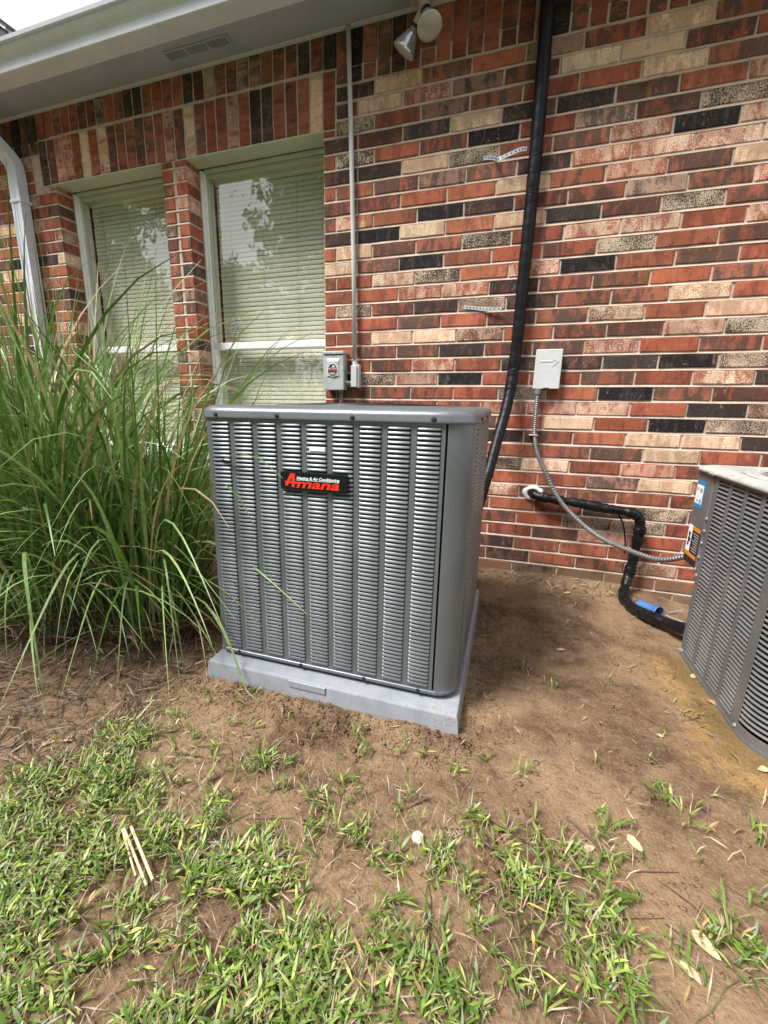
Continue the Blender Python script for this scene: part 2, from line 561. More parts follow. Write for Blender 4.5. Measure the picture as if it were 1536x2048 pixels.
def np_mesh(name, V, F, mat, parent=None, smooth=False, attrs=None):
    me = bpy.data.meshes.new(name)
    V = np.asarray(V, np.float32); F = np.asarray(F, np.int32)
    nv, nf = len(V), len(F); kf = F.shape[1]
    me.vertices.add(nv); me.vertices.foreach_set('co', V.ravel())
    me.loops.add(nf * kf); me.loops.foreach_set('vertex_index', F.ravel())
    me.polygons.add(nf)
    me.polygons.foreach_set('loop_start', np.arange(0, nf * kf, kf, dtype=np.int32))
    me.polygons.foreach_set('loop_total', np.full(nf, kf, dtype=np.int32))
    if smooth: me.polygons.foreach_set('use_smooth', np.ones(nf, bool))
    me.update(calc_edges=True)
    if attrs:
        for nm, dat in attrs.items():
            at = me.attributes.new(nm, 'FLOAT_COLOR', 'POINT')
            at.data.foreach_set('color', np.asarray(dat, np.float32).ravel())
    me.materials.append(mat)
    o = bpy.data.objects.new(name, me)
    col.objects.link(o)
    return adopt(o, parent)


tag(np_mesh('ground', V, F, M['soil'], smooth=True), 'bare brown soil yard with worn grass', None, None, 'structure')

# ------------------------------------------------------------------ house: wall with bricks
H = 0.0813; L = 0.26084; X0 = 1.11547; ODD = 0.628; J = 0.0160
ZT = 32 * H                                                    # top of course 0
WR = -1.168                                                    # right jamb of the right window
PX0, PX1 = -2.335, -2.142                                      # pier between the windows
WL = -3.300                                                    # left jamb of the left window
HEAD = 2.565                                                   # window head
SILL = 0.66
SOF = 3.012
BD = 0.13                                                      # brick depth
house = empty('brick_house', (0, 0, 0))
tag(house, 'red brick house wall with two blinded windows under a white gutter', 'house')

ROWS = {-2: 'KTMRGMTMM', -1: 'MTPGMTTMR', 0: 'SRGMRRTMM', 1: 'MMKTKKMRP', 2: 'SRMDRGMSM', 3: 'KKTSRMPDP', 4: 'RMGMKPPPT',
        5: 'MMRRTMPMT', 6: 'PRDKMMGMP', 7: 'KDTRTKMSM', 8: 'TMMSMPPRP', 9: 'TMDRRMSRM', 10: 'RPSRPDRMR', 11: 'RRPPKMMRM',
        12: 'SMKSKMMTR', 13: 'RRMRMMQRT', 14: 'RTTQRMMPS', 15: 'RMMKMMPRM', 16: 'RMPRKKKDS', 17: 'DSPDRRMRP', 18: 'MMMRGRDMM',
        19: 'RMRMPPPRK', 20: 'RMRMRTRDS', 21: 'MRMRKMRTT', 22: 'RMMRRMMTR', 23: 'MRMRSTRPM', 24: 'RMRMRRGTR', 25: 'RRMMPMMRM',
        26: 'RMRRRMKSR', 27: 'RRMMMRSSM', 28: 'RMRRRMPRR', 29: 'MRRRKRRRR', 30: 'RRMKKRMPR', 31: 'RRRRRKKRR'}
# c1, c2, c3, blotch threshold (low = much), speck threshold
BT = {'R': ((0.365, 0.108, 0.058), (0.235, 0.072, 0.045), (0.50, 0.28, 0.20), 0.53, 0.68),
      'M': ((0.320, 0.096, 0.055), (0.125, 0.062, 0.046), (0.44, 0.25, 0.18), 0.48, 0.66),
      'K': ((0.052, 0.035, 0.031), (0.150, 0.062, 0.046), (0.26, 0.19, 0.14), 0.57, 0.62),
      'D': ((0.017, 0.013, 0.014), (0.048, 0.034, 0.032), (0.13, 0.095, 0.08), 0.56, 0.65),
      'T': ((0.78, 0.56, 0.38), (0.58, 0.38, 0.25), (0.26, 0.165, 0.11), 0.52, 0.60),
      'S': ((0.050, 0.037, 0.029), (0.160, 0.115, 0.080), (0.62, 0.48, 0.35), 0.55, 0.515),
      'P': ((0.340, 0.110, 0.066), (0.54, 0.31, 0.215), (0.74, 0.55, 0.42), 0.49, 0.56),
      'Q': ((0.190, 0.064, 0.046), (0.36, 0.20, 0.14), (0.60, 0.44, 0.32), 0.54, 0.53),
      'G': ((0.340, 0.185, 0.138), (0.120, 0.080, 0.068), (0.50, 0.34, 0.25), 0.52, 0.60)}
RW = 'RRRRRMMMMMMKDTSPPQG'
bricks = []                                                    # (x0,x1,z0,z1,type,soldier, has_left_side, ...)


def add_brick(x0, x1, z0, z1, t=None, soldier=False):
    if x1 - x0 < 0.012 or z1 - z0 < 0.012: return
    bricks.append((x0, x1, z0, z1, t or random.choice(RW), soldier))


def U(u): return u * L - X0


LINR = -1.098                                                  # right end of the window lintel course
LINL = -3.49
XMAX, XMIN = 2.3, -5.4
hj = J / 2
hv = 0.0052                                                     # half a head joint
for kk in range(-2, 33):
    z1 = ZT - kk * H - hj; z0 = z1 - H + J
    even = (kk % 2 == 0)
    # right of the windows
    edges = []
    if even:
        edges = [U(-0.175), U(0.105)] + [U(i) for i in range(1, 14)]
    else:
        edges = [U(-0.175)] + [U(i + ODD) for i in range(0, 14)]
    row = ROWS.get(kk, '')
    for i in range(len(edges) - 1):
        a_, b_ = edges[i], edges[i + 1]
        ci = i - 1 if even else i
        t = None
        if even and i == 0: t = random.choice('RRRM')
        elif ci < len(row): t = row[ci]
        xa = a_ + (0 if i == 0 else hv); xb = b_ - hv
        zz1 = z1
        if z1 > HEAD and xa < LINR:
            if kk == 0 and xb < LINR + 0.02:
                zz1 = HEAD - 0.008
                if zz1 - z0 < 0.02: continue
            else:
                xa = max(xa, LINR + J)
        if xb > XMAX: xb = XMAX
        add_brick(xa, xb, z0, zz1, t)
    # pier
    if z0 < HEAD - 0.02:
        zz1 = min(z1, HEAD - 0.006)
        mid = (PX0 + PX1) / 2
        add_brick(PX0, mid - 0.013, z0, zz1, random.choice('RRRRMPMG'))
        add_brick(mid + 0.013, PX1, z0, zz1, random.choice('RRRRMPKG'))
    # left of the windows
    o_ = 0.0 if even else 0.37
    xe = [WL] + ([WL - 0.075] if even else []) + [WL - (0.075 if even else 0) - (i + 1) * L + (0 if even else 0.08) for i in range(9)]
    for i in range(len(xe) - 1):
        xb = xe[i] - (0 if i == 0 else hv); xa = xe[i + 1] + hv
        zz1 = z1
        if z1 > HEAD and xb > LINL:
            if xa > LINL:
                zz1 = min(z1, HEAD - 0.008)
                if zz1 - z0 < 0.02: continue
            else:
                xb = LINL - J
        if xb > XMIN: add_brick(max(xa, XMIN), xb, z0, zz1)
    # below the sills
    if z1 < SILL - 0.05:
        for wx0, wx1 in ((WL, PX0), (PX1, WR)):
            x = wx0 + (0.1 if even else 0.0)
            e = [wx0 + J] + ([x] if even else [])
            while e[-1] + L < wx1: e.append(e[-1] + L)
            e.append(wx1)
            for i in range(len(e) - 1): add_brick(e[i] + hj, e[i + 1] - hj, z0, z1)
# soldier courses
PS = 0.0805
x = XMIN
SOLD_R = list(np.arange(LINR + J, XMAX, PS))
for xs in SOLD_R:
    add_brick(xs, xs + PS - 0.0115, ZT + 2 * H + hj, SOF - 0.002, random.choice('RMMKDMRM'), True)
xs = LINR - PS + J
while xs > LINL + 0.004:
    add_brick(xs, xs + PS - 0.0115, HEAD + 0.004, 2.842, random.choice('RRRRMMMMPGTMKR'), True)
    add_brick(xs + 0.006, xs + PS - 0.0115 + 0.006, 2.862, SOF - 0.002, random.choice('RMMMKRGRM'), True)
    xs -= PS
while xs > XMIN:
    add_brick(xs, xs + PS - 0.0115, ZT + 2 * H + hj, SOF - 0.002, random.choice('RMMKDM'), True)
    xs -= PS


def project(x, y, z):
    d = Vector((x, y, z)) - CAM
    zc = d.dot(FWD)
    return 725.98 + 858.21 * d.dot(RIGHT) / zc, 1014.55 + 858.21 * d.dot(DOWN) / zc


def brick_geo(b):
    x0, x1, z0, z1, t, s = b
    r = random.uniform
    yf = r(-0.0022, 0.0018)
    ch = 0.0022
    jx = 0.0018
    cs = [(x0, z0), (x1, z0), (x1, z1), (x0, z1)]
    c = []
    for i_ in range(4):
        a_, b_ = cs[i_], cs[(i_ + 1) % 4]
        m_ = 3 if math.hypot(b_[0] - a_[0], b_[1] - a_[1]) > 0.12 else 1
        for q_ in range(m_):
            t_ = q_ / m_ + (r(-0.06, 0.06) if q_ else 0)
            c.append((a_[0] + (b_[0] - a_[0]) * t_ + r(-jx, jx), a_[1] + (b_[1] - a_[1]) * t_ + r(-jx, jx)))
    n_ = len(c); xm, zm = (x0 + x1) / 2, (z0 + z1) / 2
    hx_, hz_ = (x1 - x0) / 2, (z1 - z0) / 2
    v = []
    for px_, pz_ in c:
        e_ = ch * r(0.5, 1.9)
        v.append((xm + (px_ - xm) * (1 - e_ / hx_), yf + r(-0.0007, 0.0007), zm + (pz_ - zm) * (1 - e_ / hz_)))
    v += [(px_, yf + ch * 1.2, pz_) for px_, pz_ in c]
    v += [(px_, BD, pz_) for px_, pz_ in c]
    f = [tuple(range(n_))]
    for i_ in range(n_):
        j_ = (i_ + 1) % n_
        f.append((i_, i_ + n_, j_ + n_, j_)); f.append((i_ + n_, i_ + 2 * n_, j_ + 2 * n_, j_ + n_))
    B = BT[t]
    j3 = r(0.76, 1.2) if t not in 'TS' else r(0.88, 1.1); hue = r(0.9, 1.2) if t not in 'TS' else r(0.92, 1.02)
    cj = lambda cc_: (cc_[0] * j3, cc_[1] * j3 * hue, cc_[2] * j3 * hue, 1)
    at = (cj(B[0]), cj(B[1]), cj(B[2]), (B[3] + r(-0.06, 0.06), B[4] + r(-0.03, 0.03), r(0, 1), 1), (8, 20, 26, 1) if s else (26, 20, 8, 1))
    return v, f, at


def vis_area(b):
    x0, x1, z0, z1, t, s = b
    P = [project(x0, 0, z0), project(x1, 0, z0), project(x1, 0, z1), project(x0, 0, z1)]
    cx = sum(q[0] for q in P) / 4; cy = sum(q[1] for q in P) / 4
    if not (-10 < cx < 1546 and -10 < cy < 2058): return 0
    if 405 < cx < 955 and 815 < cy < 1400: return 0
    if cx > 1400 + max(0, 930 - cy) * 9 or (cx > 1400 and cy > 925): return 0
    if cx < 390 and cy > 760: return 0
    A = 0
    for i in range(4):
        a_, b_ = P[i], P[(i + 1) % 4]
        A += a_[0] * b_[1] - b_[0] * a_[1]
    return abs(A) / 2


order = sorted(range(len(bricks)), key=lambda i: -vis_area(bricks[i]))
single = set(order[:300])

# mortar body: bed joints struck to a slope, head joints a little recessed
mb = MB()


def mortar_region(x0, x1, za, zb):
    mb.add([(x0, 0.0125, za), (x1, 0.0125, za), (x1, 0.0125, zb), (x0, 0.0125, zb)], [(0, 1, 2, 3)])
    for kk in range(-3, 33):                                    # head joints of each course, a little recessed
        zc = ZT - kk * H
        z0_, z1_ = max(za, zc - H + hj * 0.5), min(zb, zc - hj * 0.5)
        if z1_ - z0_ > 0.02: mb.add([(x0, 0.0052, z0_), (x1, 0.0052, z0_), (x1, 0.0052, z1_), (x0, 0.0052, z1_)], [(0, 1, 2, 3)])
    for kk in range(-3, 33):
        zc = ZT - kk * H
        if zc - hj < za + 0.002 or zc + hj > zb - 0.002: continue
        n = max(1, int((x1 - x0) / 0.09))
        vv = []; ff = []
        for i in range(n + 1):
            xx = x0 + (x1 - x0) * i / n
            r = random.uniform(-0.0012, 0.0012)
            vv += [(xx, 0.0085, zc + hj + 0.001), (xx, 0.0055 + r, zc + hj * 0.62 + r), (xx, 0.0002 + r, zc - hj + 0.0022 + r), (xx, 0.0052, zc - hj - 0.001)]
        for i in range(n):
            ff += [(i * 4 + q_, i * 4 + q_ + 1, i * 4 + q_ + 5, i * 4 + q_ + 4) for q_ in range(3)]
        mb.add(vv, ff)


mortar_region(WR + 0.003, XMAX, -0.12, SOF)
mortar_region(PX0 + 0.003, PX1 - 0.003, -0.12, HEAD)
mortar_region(XMIN, WL - 0.003, -0.12, SOF)
mortar_region(WL - 0.003, PX0 + 0.003, -0.12, SILL - 0.06)
mortar_region(PX1 - 0.003, WR + 0.003, -0.12, SILL - 0.06)
mb.add([(WL - 0.003, 0.006, HEAD), (WR + 0.003, 0.006, HEAD), (WR + 0.003, 0.006, SOF), (WL - 0.003, 0.006, SOF)], [(0, 1, 2, 3)])
# reveals of the openings
for xx, sgn in ((WL - 0.004, 1), (PX1 - 0.004, 1), (PX0 + 0.004, -1), (WR + 0.004, -1)):
    mb.add([(xx, 0.006, SILL - 0.06), (xx, 0.14, SILL - 0.06), (xx, 0.14, HEAD), (xx, 0.006, HEAD)], [(0, 1, 2, 3)])
wall = mb.build('wall', M['mortar'], house, fix=False)
tag(wall, 'pale mortar between mixed red, black and cream bricks')


def brick_mesh(name, geos):
    V = []; F = []; A = [[], [], [], [], []]
    for v, f, at in geos:
        n = len(V)
        V += v; F += [tuple(i + n for i in q) for q in f]
        for i in range(5): A[i] += [at[i]] * len(v)
    me = bpy.data.meshes.new(name)
    me.from_pydata(V, [], F); me.update()
    for nm, dat in zip(('c1', 'c2', 'c3', 'par', 'axis'), A):
        a_ = me.attributes.new(nm, 'FLOAT_COLOR', 'POINT')
        a_.data.foreach_set('color', np.array(dat, np.float32).ravel())
    me.materials.append(M['brick'])
    return me


rest = []
for i, b in enumerate(bricks):
    g = brick_geo(b)
    if i in single:
        cx, cz = (b[0] + b[1]) / 2, (b[2] + b[3]) / 2
        g = ([(v[0] - cx, v[1], v[2] - cz) for v in g[0]], g[1], g[2])
        shared('brick', brick_mesh('brick', [g]), (cx, 0, cz), wall)
    else:
        rest.append(g)
o = shared('brickwork', brick_mesh('brickwork', rest), (0, 0, 0), wall)
tag(o, None, None, None, 'stuff')

# inner leaf, room and ceiling behind the wall so that no light leaks in
mb = MB()
for a_ in ((XMIN, WL - 0.006, 0.101, 0.2, -0.1, SOF), (PX0 + 0.006, PX1 - 0.006, 0.101, 0.2, -0.1, HEAD), (WR + 0.006, XMAX, 0.101, 0.2, -0.1, SOF),
           (WL - 0.006, WR + 0.006, 0.101, 0.2, -0.1, SILL - 0.06), (WL - 0.006, WR + 0.006, 0.101, 0.2, HEAD + 0.06, SOF)):
    mb.box(*a_)
mb.box(XMIN, XMAX, 1.6, 1.65, -0.1, SOF)
mb.box(XMIN, XMAX, 0.2, 1.6, SOF - 0.02, SOF + 0.02)
mb.box(XMIN, XMAX, 0.2, 1.6, 0.02, 0.05)
mb.box(XMIN, XMIN + 0.03, 0.2, 1.6, 0.05, SOF)
mb.box(XMAX - 0.03, XMAX, 0.2, 1.6, 0.05, SOF)
mb.build('inner_leaf', M['room'], house)


# windows
def window(x0, x1, lab):
    fy = 0.13
    wnd = None
    f = MB()
    # outer frame: two-step jambs, head, sill
    f.cbox(x0, x0 + 0.020, fy + 0.002, fy + 0.11, SILL, HEAD - 0.012, 0.003)
    f.cbox(x0 + 0.020, x0 + 0.036, fy + 0.012, fy + 0.11, SILL, HEAD - 0.012, 0.003)
    f.cbox(x1 - 0.022, x1, fy, fy + 0.11, SILL, HEAD - 0.012, 0.003)
    f.cbox(x1 - 0.046, x1 - 0.022, fy + 0.012, fy + 0.11, SILL, HEAD - 0.012, 0.003)
    f.cbox(x0 + 0.037, x1 - 0.046, fy + 0.02, fy + 0.11, SILL, SILL + 0.03, 0.003)
    wnd = f.build('window', M['white'], house)
    tag(wnd, lab)
    f = MB()
    f.cbox(x0 - 0.004, x1 + 0.004, -0.004, 0.132, HEAD - 0.008, HEAD + 0.001, 0.002)
    f.build('lintel_board', M['cream'], wnd)
    f = MB()
    f.cbox(x0 + 0.037, x1 - 0.046, fy + 0.004, fy + 0.11, HEAD - 0.030, HEAD - 0.009, 0.003)
    f.cbox(x0 + 0.037, x1 - 0.046, fy + 0.03, fy + 0.11, HEAD - 0.058, HEAD - 0.031, 0.003)
    f.cbox(x0 + 0.037, x0 + 0.050, fy + 0.032, fy + 0.06, 1.45, HEAD - 0.059, 0.003)
    f.cbox(x1 - 0.058, x1 - 0.047, fy + 0.032, fy + 0.06, 1.45, HEAD - 0.059, 0.003)
    f.build('upper_sash', M['cream'], wnd)
    f = MB()
    f.cbox(x0 + 0.037, x1 - 0.047, fy + 0.006, fy + 0.062, 1.401, 1.449, 0.004)
    f.build('meeting_rail', M['white'], wnd)
    f = MB()
    f.cbox(x0 + 0.037, x0 + 0.066, fy + 0.066, fy + 0.092, SILL + 0.031, 1.425, 0.003)
    f.cbox(x1 - 0.075, x1 - 0.047, fy + 0.066, fy + 0.092, SILL + 0.031, 1.425, 0.003)
    f.cbox(x0 + 0.067, x1 - 0.076, fy + 0.066, fy + 0.092, SILL + 0.031, SILL + 0.075, 0.003)
    f.build('lower_sash', M['cream'], wnd)
    for nm, za, zb, yy, e in (('upper_pane', 1.449, HEAD - 0.058, fy + 0.045, 0.058), ('lower_pane', SILL + 0.075, 1.42, fy + 0.08, 0.075)):
        mk(nm, [(x0 + e - 0.012, yy, za), (x1 - e, yy, za), (x1 - e, yy, zb), (x0 + e - 0.012, yy, zb)], [(0, 1, 2, 3)], M['glass'], wnd)
    f = MB()
    f.cbox(x0 - 0.002, x1 + 0.002, -0.03, 0.15, SILL - 0.055, SILL - 0.004, 0.006)
    f.build('sill', M['white'], wnd)


window(WL, PX0, 'left window with closed cream blind and white meeting rail')
window(PX1, WR, 'right window mirroring sky and tree above white meeting rail')


def blind(x0, x1, lab):
    b = empty('window_blind', ((x0 + x1) / 2, 0.27, SILL + 0.05))
    tag(b, lab, 'blind', 'cream window blinds')
    w_ = x1 - x0
    zt = HEAD - 0.075
    m_ = MB(); m_.cbox(x0, x1, 0.232, 0.265, zt, zt + 0.045, 0.003)
    m_.build('headrail', M['blind'], b)
    sv = []; n = 5
    for i in range(n + 1):
        t = i / n
        zz = 0.0165 - 0.033 * t
        yy = 0.0035 - 0.007 * t - 0.0030 * math.sin(PI * t)
        sv += [(-w_ / 2, yy, zz), (w_ / 2, yy, zz)]
    sf = [(2 * i, 2 * i + 2, 2 * i + 3, 2 * i + 1) for i in range(n)]
    me = bpy.data.meshes.new('slat'); me.from_pydata(sv, [], sf); me.update()
    me.polygons.foreach_set('use_smooth', [True] * n)
    me.materials.append(M['blind'])
    z = zt - 0.02
    while z > SILL + 0.02:
        o_ = shared('slat', me, ((x0 + x1) / 2 + random.uniform(-0.001, 0.001), 0.249 + random.uniform(-0.0008, 0.0008), z), b)
        o_.rotation_euler = (random.gauss(0, 0.015), random.gauss(0, 0.0008), 0)
        z -= 0.0298
    for fx in (0.13, 0.42, 0.72, 0.93):
        m_ = MB(); tube(m_, [(x0 + w_ * fx, 0.2335, zt), (x0 + w_ * fx, 0.2335, SILL + 0.03)], 0.0012, 5)
        m_.build('cord', M['cream'], b)


blind(WL + 0.05, PX0 - 0.05, 'cream slatted blind closed behind the left window')
blind(PX1 + 0.05, WR - 0.05, 'cream slatted blind closed behind the right window')

# soffit, gutter, roof, downspout
mb = MB()
mb.box(XMIN, XMAX, -0.243, 0.10, SOF, SOF + 0.018)
sof = mb.build('soffit', M['soffit'], house)
mb = MB(); mb.cbox(XMIN, XMAX, -0.030, 0.0, SOF - 0.001, SOF + 0.004, 0.001)
mb.cbox(XMIN, XMAX, -0.262, -0.240, SOF - 0.012, SOF + 0.15, 0.003)
mb.build('fascia', M['gutter'], house)
# vent in the soffit
vx0, vx1, vy0, vy1 = -2.105, -1.675, -0.174, -0.110
vm = MB()
for i in range(4):
    xx = vx0 + (vx1 - vx0) * i / 3
    vm.cbox(xx - 0.006, xx + 0.006, vy0, vy1, SOF - 0.006, SOF - 0.0005, 0.001)
for yy in (vy0, vy1):
    vm.cbox(vx0 - 0.006, vx1 + 0.006, yy - 0.006, yy + 0.006, SOF - 0.0065, SOF - 0.0005, 0.001)
vent = vm.build('soffit_vent', M['soffit'], sof)
vm = MB()
for i in range(1, 8):
    yy = vy0 + (vy1 - vy0) * i / 8
    vm.box(vx0, vx1, yy - 0.002, yy + 0.001, SOF - 0.004, SOF - 0.001)
vm.build('soffit_vent', M['soffit'], sof)
vm = MB(); vm.box(vx0, vx1, vy0, vy1, SOF - 0.0015, SOF - 0.0008); vm.build('soffit_vent', M['flex'], sof)
# K-style gutter
prof = [(-0.264, 3.135), (-0.264, 3.000), (-0.352, 3.000), (-0.358, 3.004), (-0.360, 3.045), (-0.366, 3.058), (-0.385, 3.075), (-0.394, 3.092), (-0.397, 3.108),
        (-0.412, 3.110), (-0.415, 3.128), (-0.408, 3.132), (-0.404, 3.124), (-0.400, 3.116), (-0.390, 3.108), (-0.355, 3.055), (-0.352, 3.006), (-0.270, 3.006), (-0.270, 3.135)]
mb = MB()
np_ = len(prof)
vs = [(XMIN, y, z) for y, z in prof] + [(XMAX, y, z) for y, z in prof]
mb.add(vs, [(i, (i + 1) % np_, np_ + (i + 1) % np_, np_ + i) for i in range(np_)] + [tuple(range(np_)), tuple(range(np_, 2 * np_))[::-1]])
gut = mb.build('gutter', M['gutter'], house)
# roof slope with shingle courses
rm = MB()
rm.box(XMIN, XMAX, -0.30, 0.2, 3.16, 3.165)
roof = None
vs = []; fs = []
ny_ = 34
for i in range(ny_):
    y0_ = -0.31 + i * 0.14; z0_ = 3.16 + (y0_ + 0.31) * 0.55
    n = len(vs)
    vs += [(XMIN, y0_, z0_), (XMAX, y0_, z0_), (XMAX, y0_, z0_ + 0.012), (XMIN, y0_, z0_ + 0.012), (XMAX, y0_ + 0.145, z0_ + 0.012 + 0.145 * 0.55 - 0.008), (XMIN, y0_ + 0.145, z0_ + 0.012 + 0.145 * 0.55 - 0.008)]
    fs += [(n, n + 1, n + 2, n + 3), (n + 3, n + 2, n + 4, n + 5)]
roof = mk('roof', vs, fs, M['shingle'], house)

# downspout
def rect_tube(mb, path, a, b):
    P = [Vector(p) for p in path]
    n = 12
    shape = [(-a, -b), (-a * 0.55, -b), (-a * 0.5, -b * 0.9), (-a * 0.1, -b * 0.9), (0, -b), (a * 0.1, -b * 0.9), (a * 0.5, -b * 0.9), (a * 0.55, -b), (a, -b), (a, b), (0, b), (-a, b)]
    v = []
    for i, p in enumerate(P):
        t = (P[min(i + 1, len(P) - 1)] - P[max(i - 1, 0)]).normalized()
        u = Vector((1, 0, 0)); u = (u - t * u.dot(t)).normalized()
        wv = t.cross(u)
        if wv.y < 0 and abs(t.z) > 0.3: pass
        for sx_, sy_ in shape: v.append(p + u * sx_ - wv * sy_)
    f = []
    for i in range(len(P) - 1):
        for k_ in range(n): f.append((i * n + k_, i * n + (k_ + 1) % n, (i + 1) * n + (k_ + 1) % n, (i + 1) * n + k_))
    mb.add(v, f)


mb = MB()
xd = -3.605
rect_tube(mb, catmull([(xd - 0.07, -0.31, 3.0), (xd - 0.065, -0.30, 2.93), (xd - 0.04, -0.2, 2.84), (xd - 0.01, -0.085, 2.74), (xd, -0.055, 2.66), (xd, -0.052, 2.4), (xd, -0.05, 1.2), (xd, -0.05, 0.25)], 6), 0.047, 0.036)
dsp = mb.build('downspout', M['gutter'], house)
for zz in (2.45, 1.3):
    mb = MB(); mb.cbox(xd - 0.055, xd + 0.055, -0.092, -0.003, zz, zz + 0.022, 0.002)
    mb.build('strap', M['gutter'], dsp)

# roof of the wing that shows above the gutter at far left
wing = empty('neighbouring_roof', (-9.0, 2.0, 0))
tag(wing, 'sliver of grey shingled roof in the top left corner', 'roof')
mb = MB()
for i in range(14):
    t0_, t1_ = i / 14, (i + 1) / 14
    xa, xb = -6.6 - 3.6 * t0_, -6.6 - 3.6 * t1_ - 0.02
    za, zb = 5.68 + 2.63 * t0_, 5.68 + 2.63 * t1_
    mb.add([(xa, 2.9, za), (xa, 9, za), (xa, 9, za + 0.03), (xa, 2.9, za + 0.03), (xb, 9, zb + 0.012), (xb, 2.9, zb + 0.012), (xb, 2.9, zb - 0.02)], [(0, 1, 2, 3), (3, 2, 4, 5), (0, 3, 5, 6)])
mb.build('shingles', M['shingle'], wing, fix=False)
mb = MB(); poly(mb, [(-6.62, 5.66), (-10.2, 8.28), (-10.2, 5.2), (-6.62, 5.2)], 2.95, 0.05); mb.build('gable', M['shingle'], wing)
mb = MB(); mb.box(-10.2, -6.9, 3.2, 9, 0.03, 5.7); mb.build('wall', M['mortar'], wing)


# ------------------------------------------------------------------ cabinet machinery for the two condensers
class Outline:
    """rounded rectangle, arc length s runs counter-clockwise from the middle of the front (-y) side"""
    def __init__(s, x0, x1, y0, y1, r, step=0.012):
        pts = []
        xm = (x0 + x1) / 2
        if not isinstance(r, (tuple, list)): r = (r, r, r, r)
        def arc(cx, cy, a0, r):
            n = 10
            for i in range(n + 1):
                a = a0 + (PI / 2) * i / n
                pts.append((cx + r * math.cos(a), cy + r * math.sin(a)))
        pts.append((xm, y0))
        arc(x1 - r[0], y0 + r[0], -PI / 2, r[0]); arc(x1 - r[1], y1 - r[1], 0, r[1]); arc(x0 + r[2], y1 - r[2], PI / 2, r[2]); arc(x0 + r[3], y0 + r[3], PI, r[3])
        pts.append((xm, y0))
        s.p = np.array(pts)
        d = np.hypot(*np.diff(s.p, axis=0).T)
        s.s = np.concatenate([[0], np.cumsum(d)])
        s.len = s.s[-1]

    def at(s, t):
        t = t % s.len
        i = min(np.searchsorted(s.s, t, side='right') - 1, len(s.p) - 2)
        while s.s[i + 1] - s.s[i] < 1e-9 and i > 0: i -= 1
        f = (t - s.s[i]) / max(1e-9, s.s[i + 1] - s.s[i])
        a, b = s.p[i], s.p[i + 1]
        d = (b - a) / max(1e-9, np.hypot(*(b - a)))
        return a + (b - a) * f, np.array([d[1], -d[0]])         # point, outward normal

    def ss(s, a, b):
        """samples between a and b including outline knots"""
        ks = [a, b]
        for sh in (-s.len, 0, s.len):
            ks += [k_ + sh for k_ in s.s if a < k_ + sh < b]
        ks = sorted(set(round(k_, 6) for k_ in ks))
        return [k_ for i, k_ in enumerate(ks) if i == 0 or k_ - ks[i - 1] > 1e-5]

    def near(s, x, y):
        d = np.hypot(s.p[:, 0] - x, s.p[:, 1] - y)
        best = None
        for i in range(len(s.p) - 1):
            a, b = s.p[i], s.p[i + 1]; ab = b - a; L2 = ab @ ab
            if L2 < 1e-12: continue
            t = np.clip(((np.array([x, y]) - a) @ ab) / L2, 0, 1)
            dd = np.hypot(*(a + ab * t - (x, y)))
            if best is None or dd < best[0]: best = (dd, s.s[i] + t * math.sqrt(L2))
        return best[1]


def sheet(mb, ol, a, b, z0, z1, off=0.0, th=0.0015):
    S = ol.ss(a, b)
    v = []
    for t in S:
        p_, n_ = ol.at(t)
        po = p_ + n_ * off; pi_ = p_ + n_ * (off - th)
        v += [(po[0], po[1], z0), (po[0], po[1], z1), (pi_[0], pi_[1], z1), (pi_[0], pi_[1], z0)]
    f = []
    for i in range(len(S) - 1):
        for k_ in range(4):
            f.append((i * 4 + k_, i * 4 + (k_ + 1) % 4, (i + 1) * 4 + (k_ + 1) % 4, (i + 1) * 4 + k_))
    f += [(0, 3, 2, 1), tuple((len(S) - 1) * 4 + k_ for k_ in range(4))]
    mb.add(v, f)


LOUV2 = [(-0.0100, 0.0056), (-0.0050, 0.0034), (-0.0010, 0.0002), (0.0016, -0.0028), (0.0014, -0.0036), (-0.0004, -0.0036)]
LOUV = [(-0.0012, 0.0069), (0.0008, 0.0063), (0.0034, 0.0036), (0.0054, 0.0000), (0.0064, -0.0026), (0.0060, -0.0032), (0.0048, -0.0028)]


def louver_geo(ol, a, b, pitch, prof=LOUV, end=0.0045, ends=True):
    """stamped louver: (offset outwards, dz) profile, pinched at its ends; z centred at 0"""
    k_ = pitch / 0.0138
    S = [a, a + end * 0.45, a + end] + [t for t in ol.ss(a + end, b - end)[1:-1]] + [b - end, b - end * 0.45, b]
    w_ = [0.0, 0.72, 1.0] + [1.0] * (len(S) - 6) + [1.0, 0.72, 0.0]
    if not ends: w_ = [1.0] * len(S)
    v = []; n = len(prof)
    for t, ww in zip(S, w_):
        p_, n_ = ol.at(t)
        for o_, dz in prof:
            oo = o_ * k_ * (0.05 + 0.95 * ww); zz = (dz - 0.0022) * k_ * (0.55 + 0.45 * ww) + 0.0022 * k_
            q_ = p_ + n_ * oo
            v.append((q_[0], q_[1], zz))
    f = [(i * n + j, (i + 1) * n + j, (i + 1) * n + j + 1, i * n + j + 1) for i in range(len(S) - 1) for j in range(n - 1)]
    return v, f


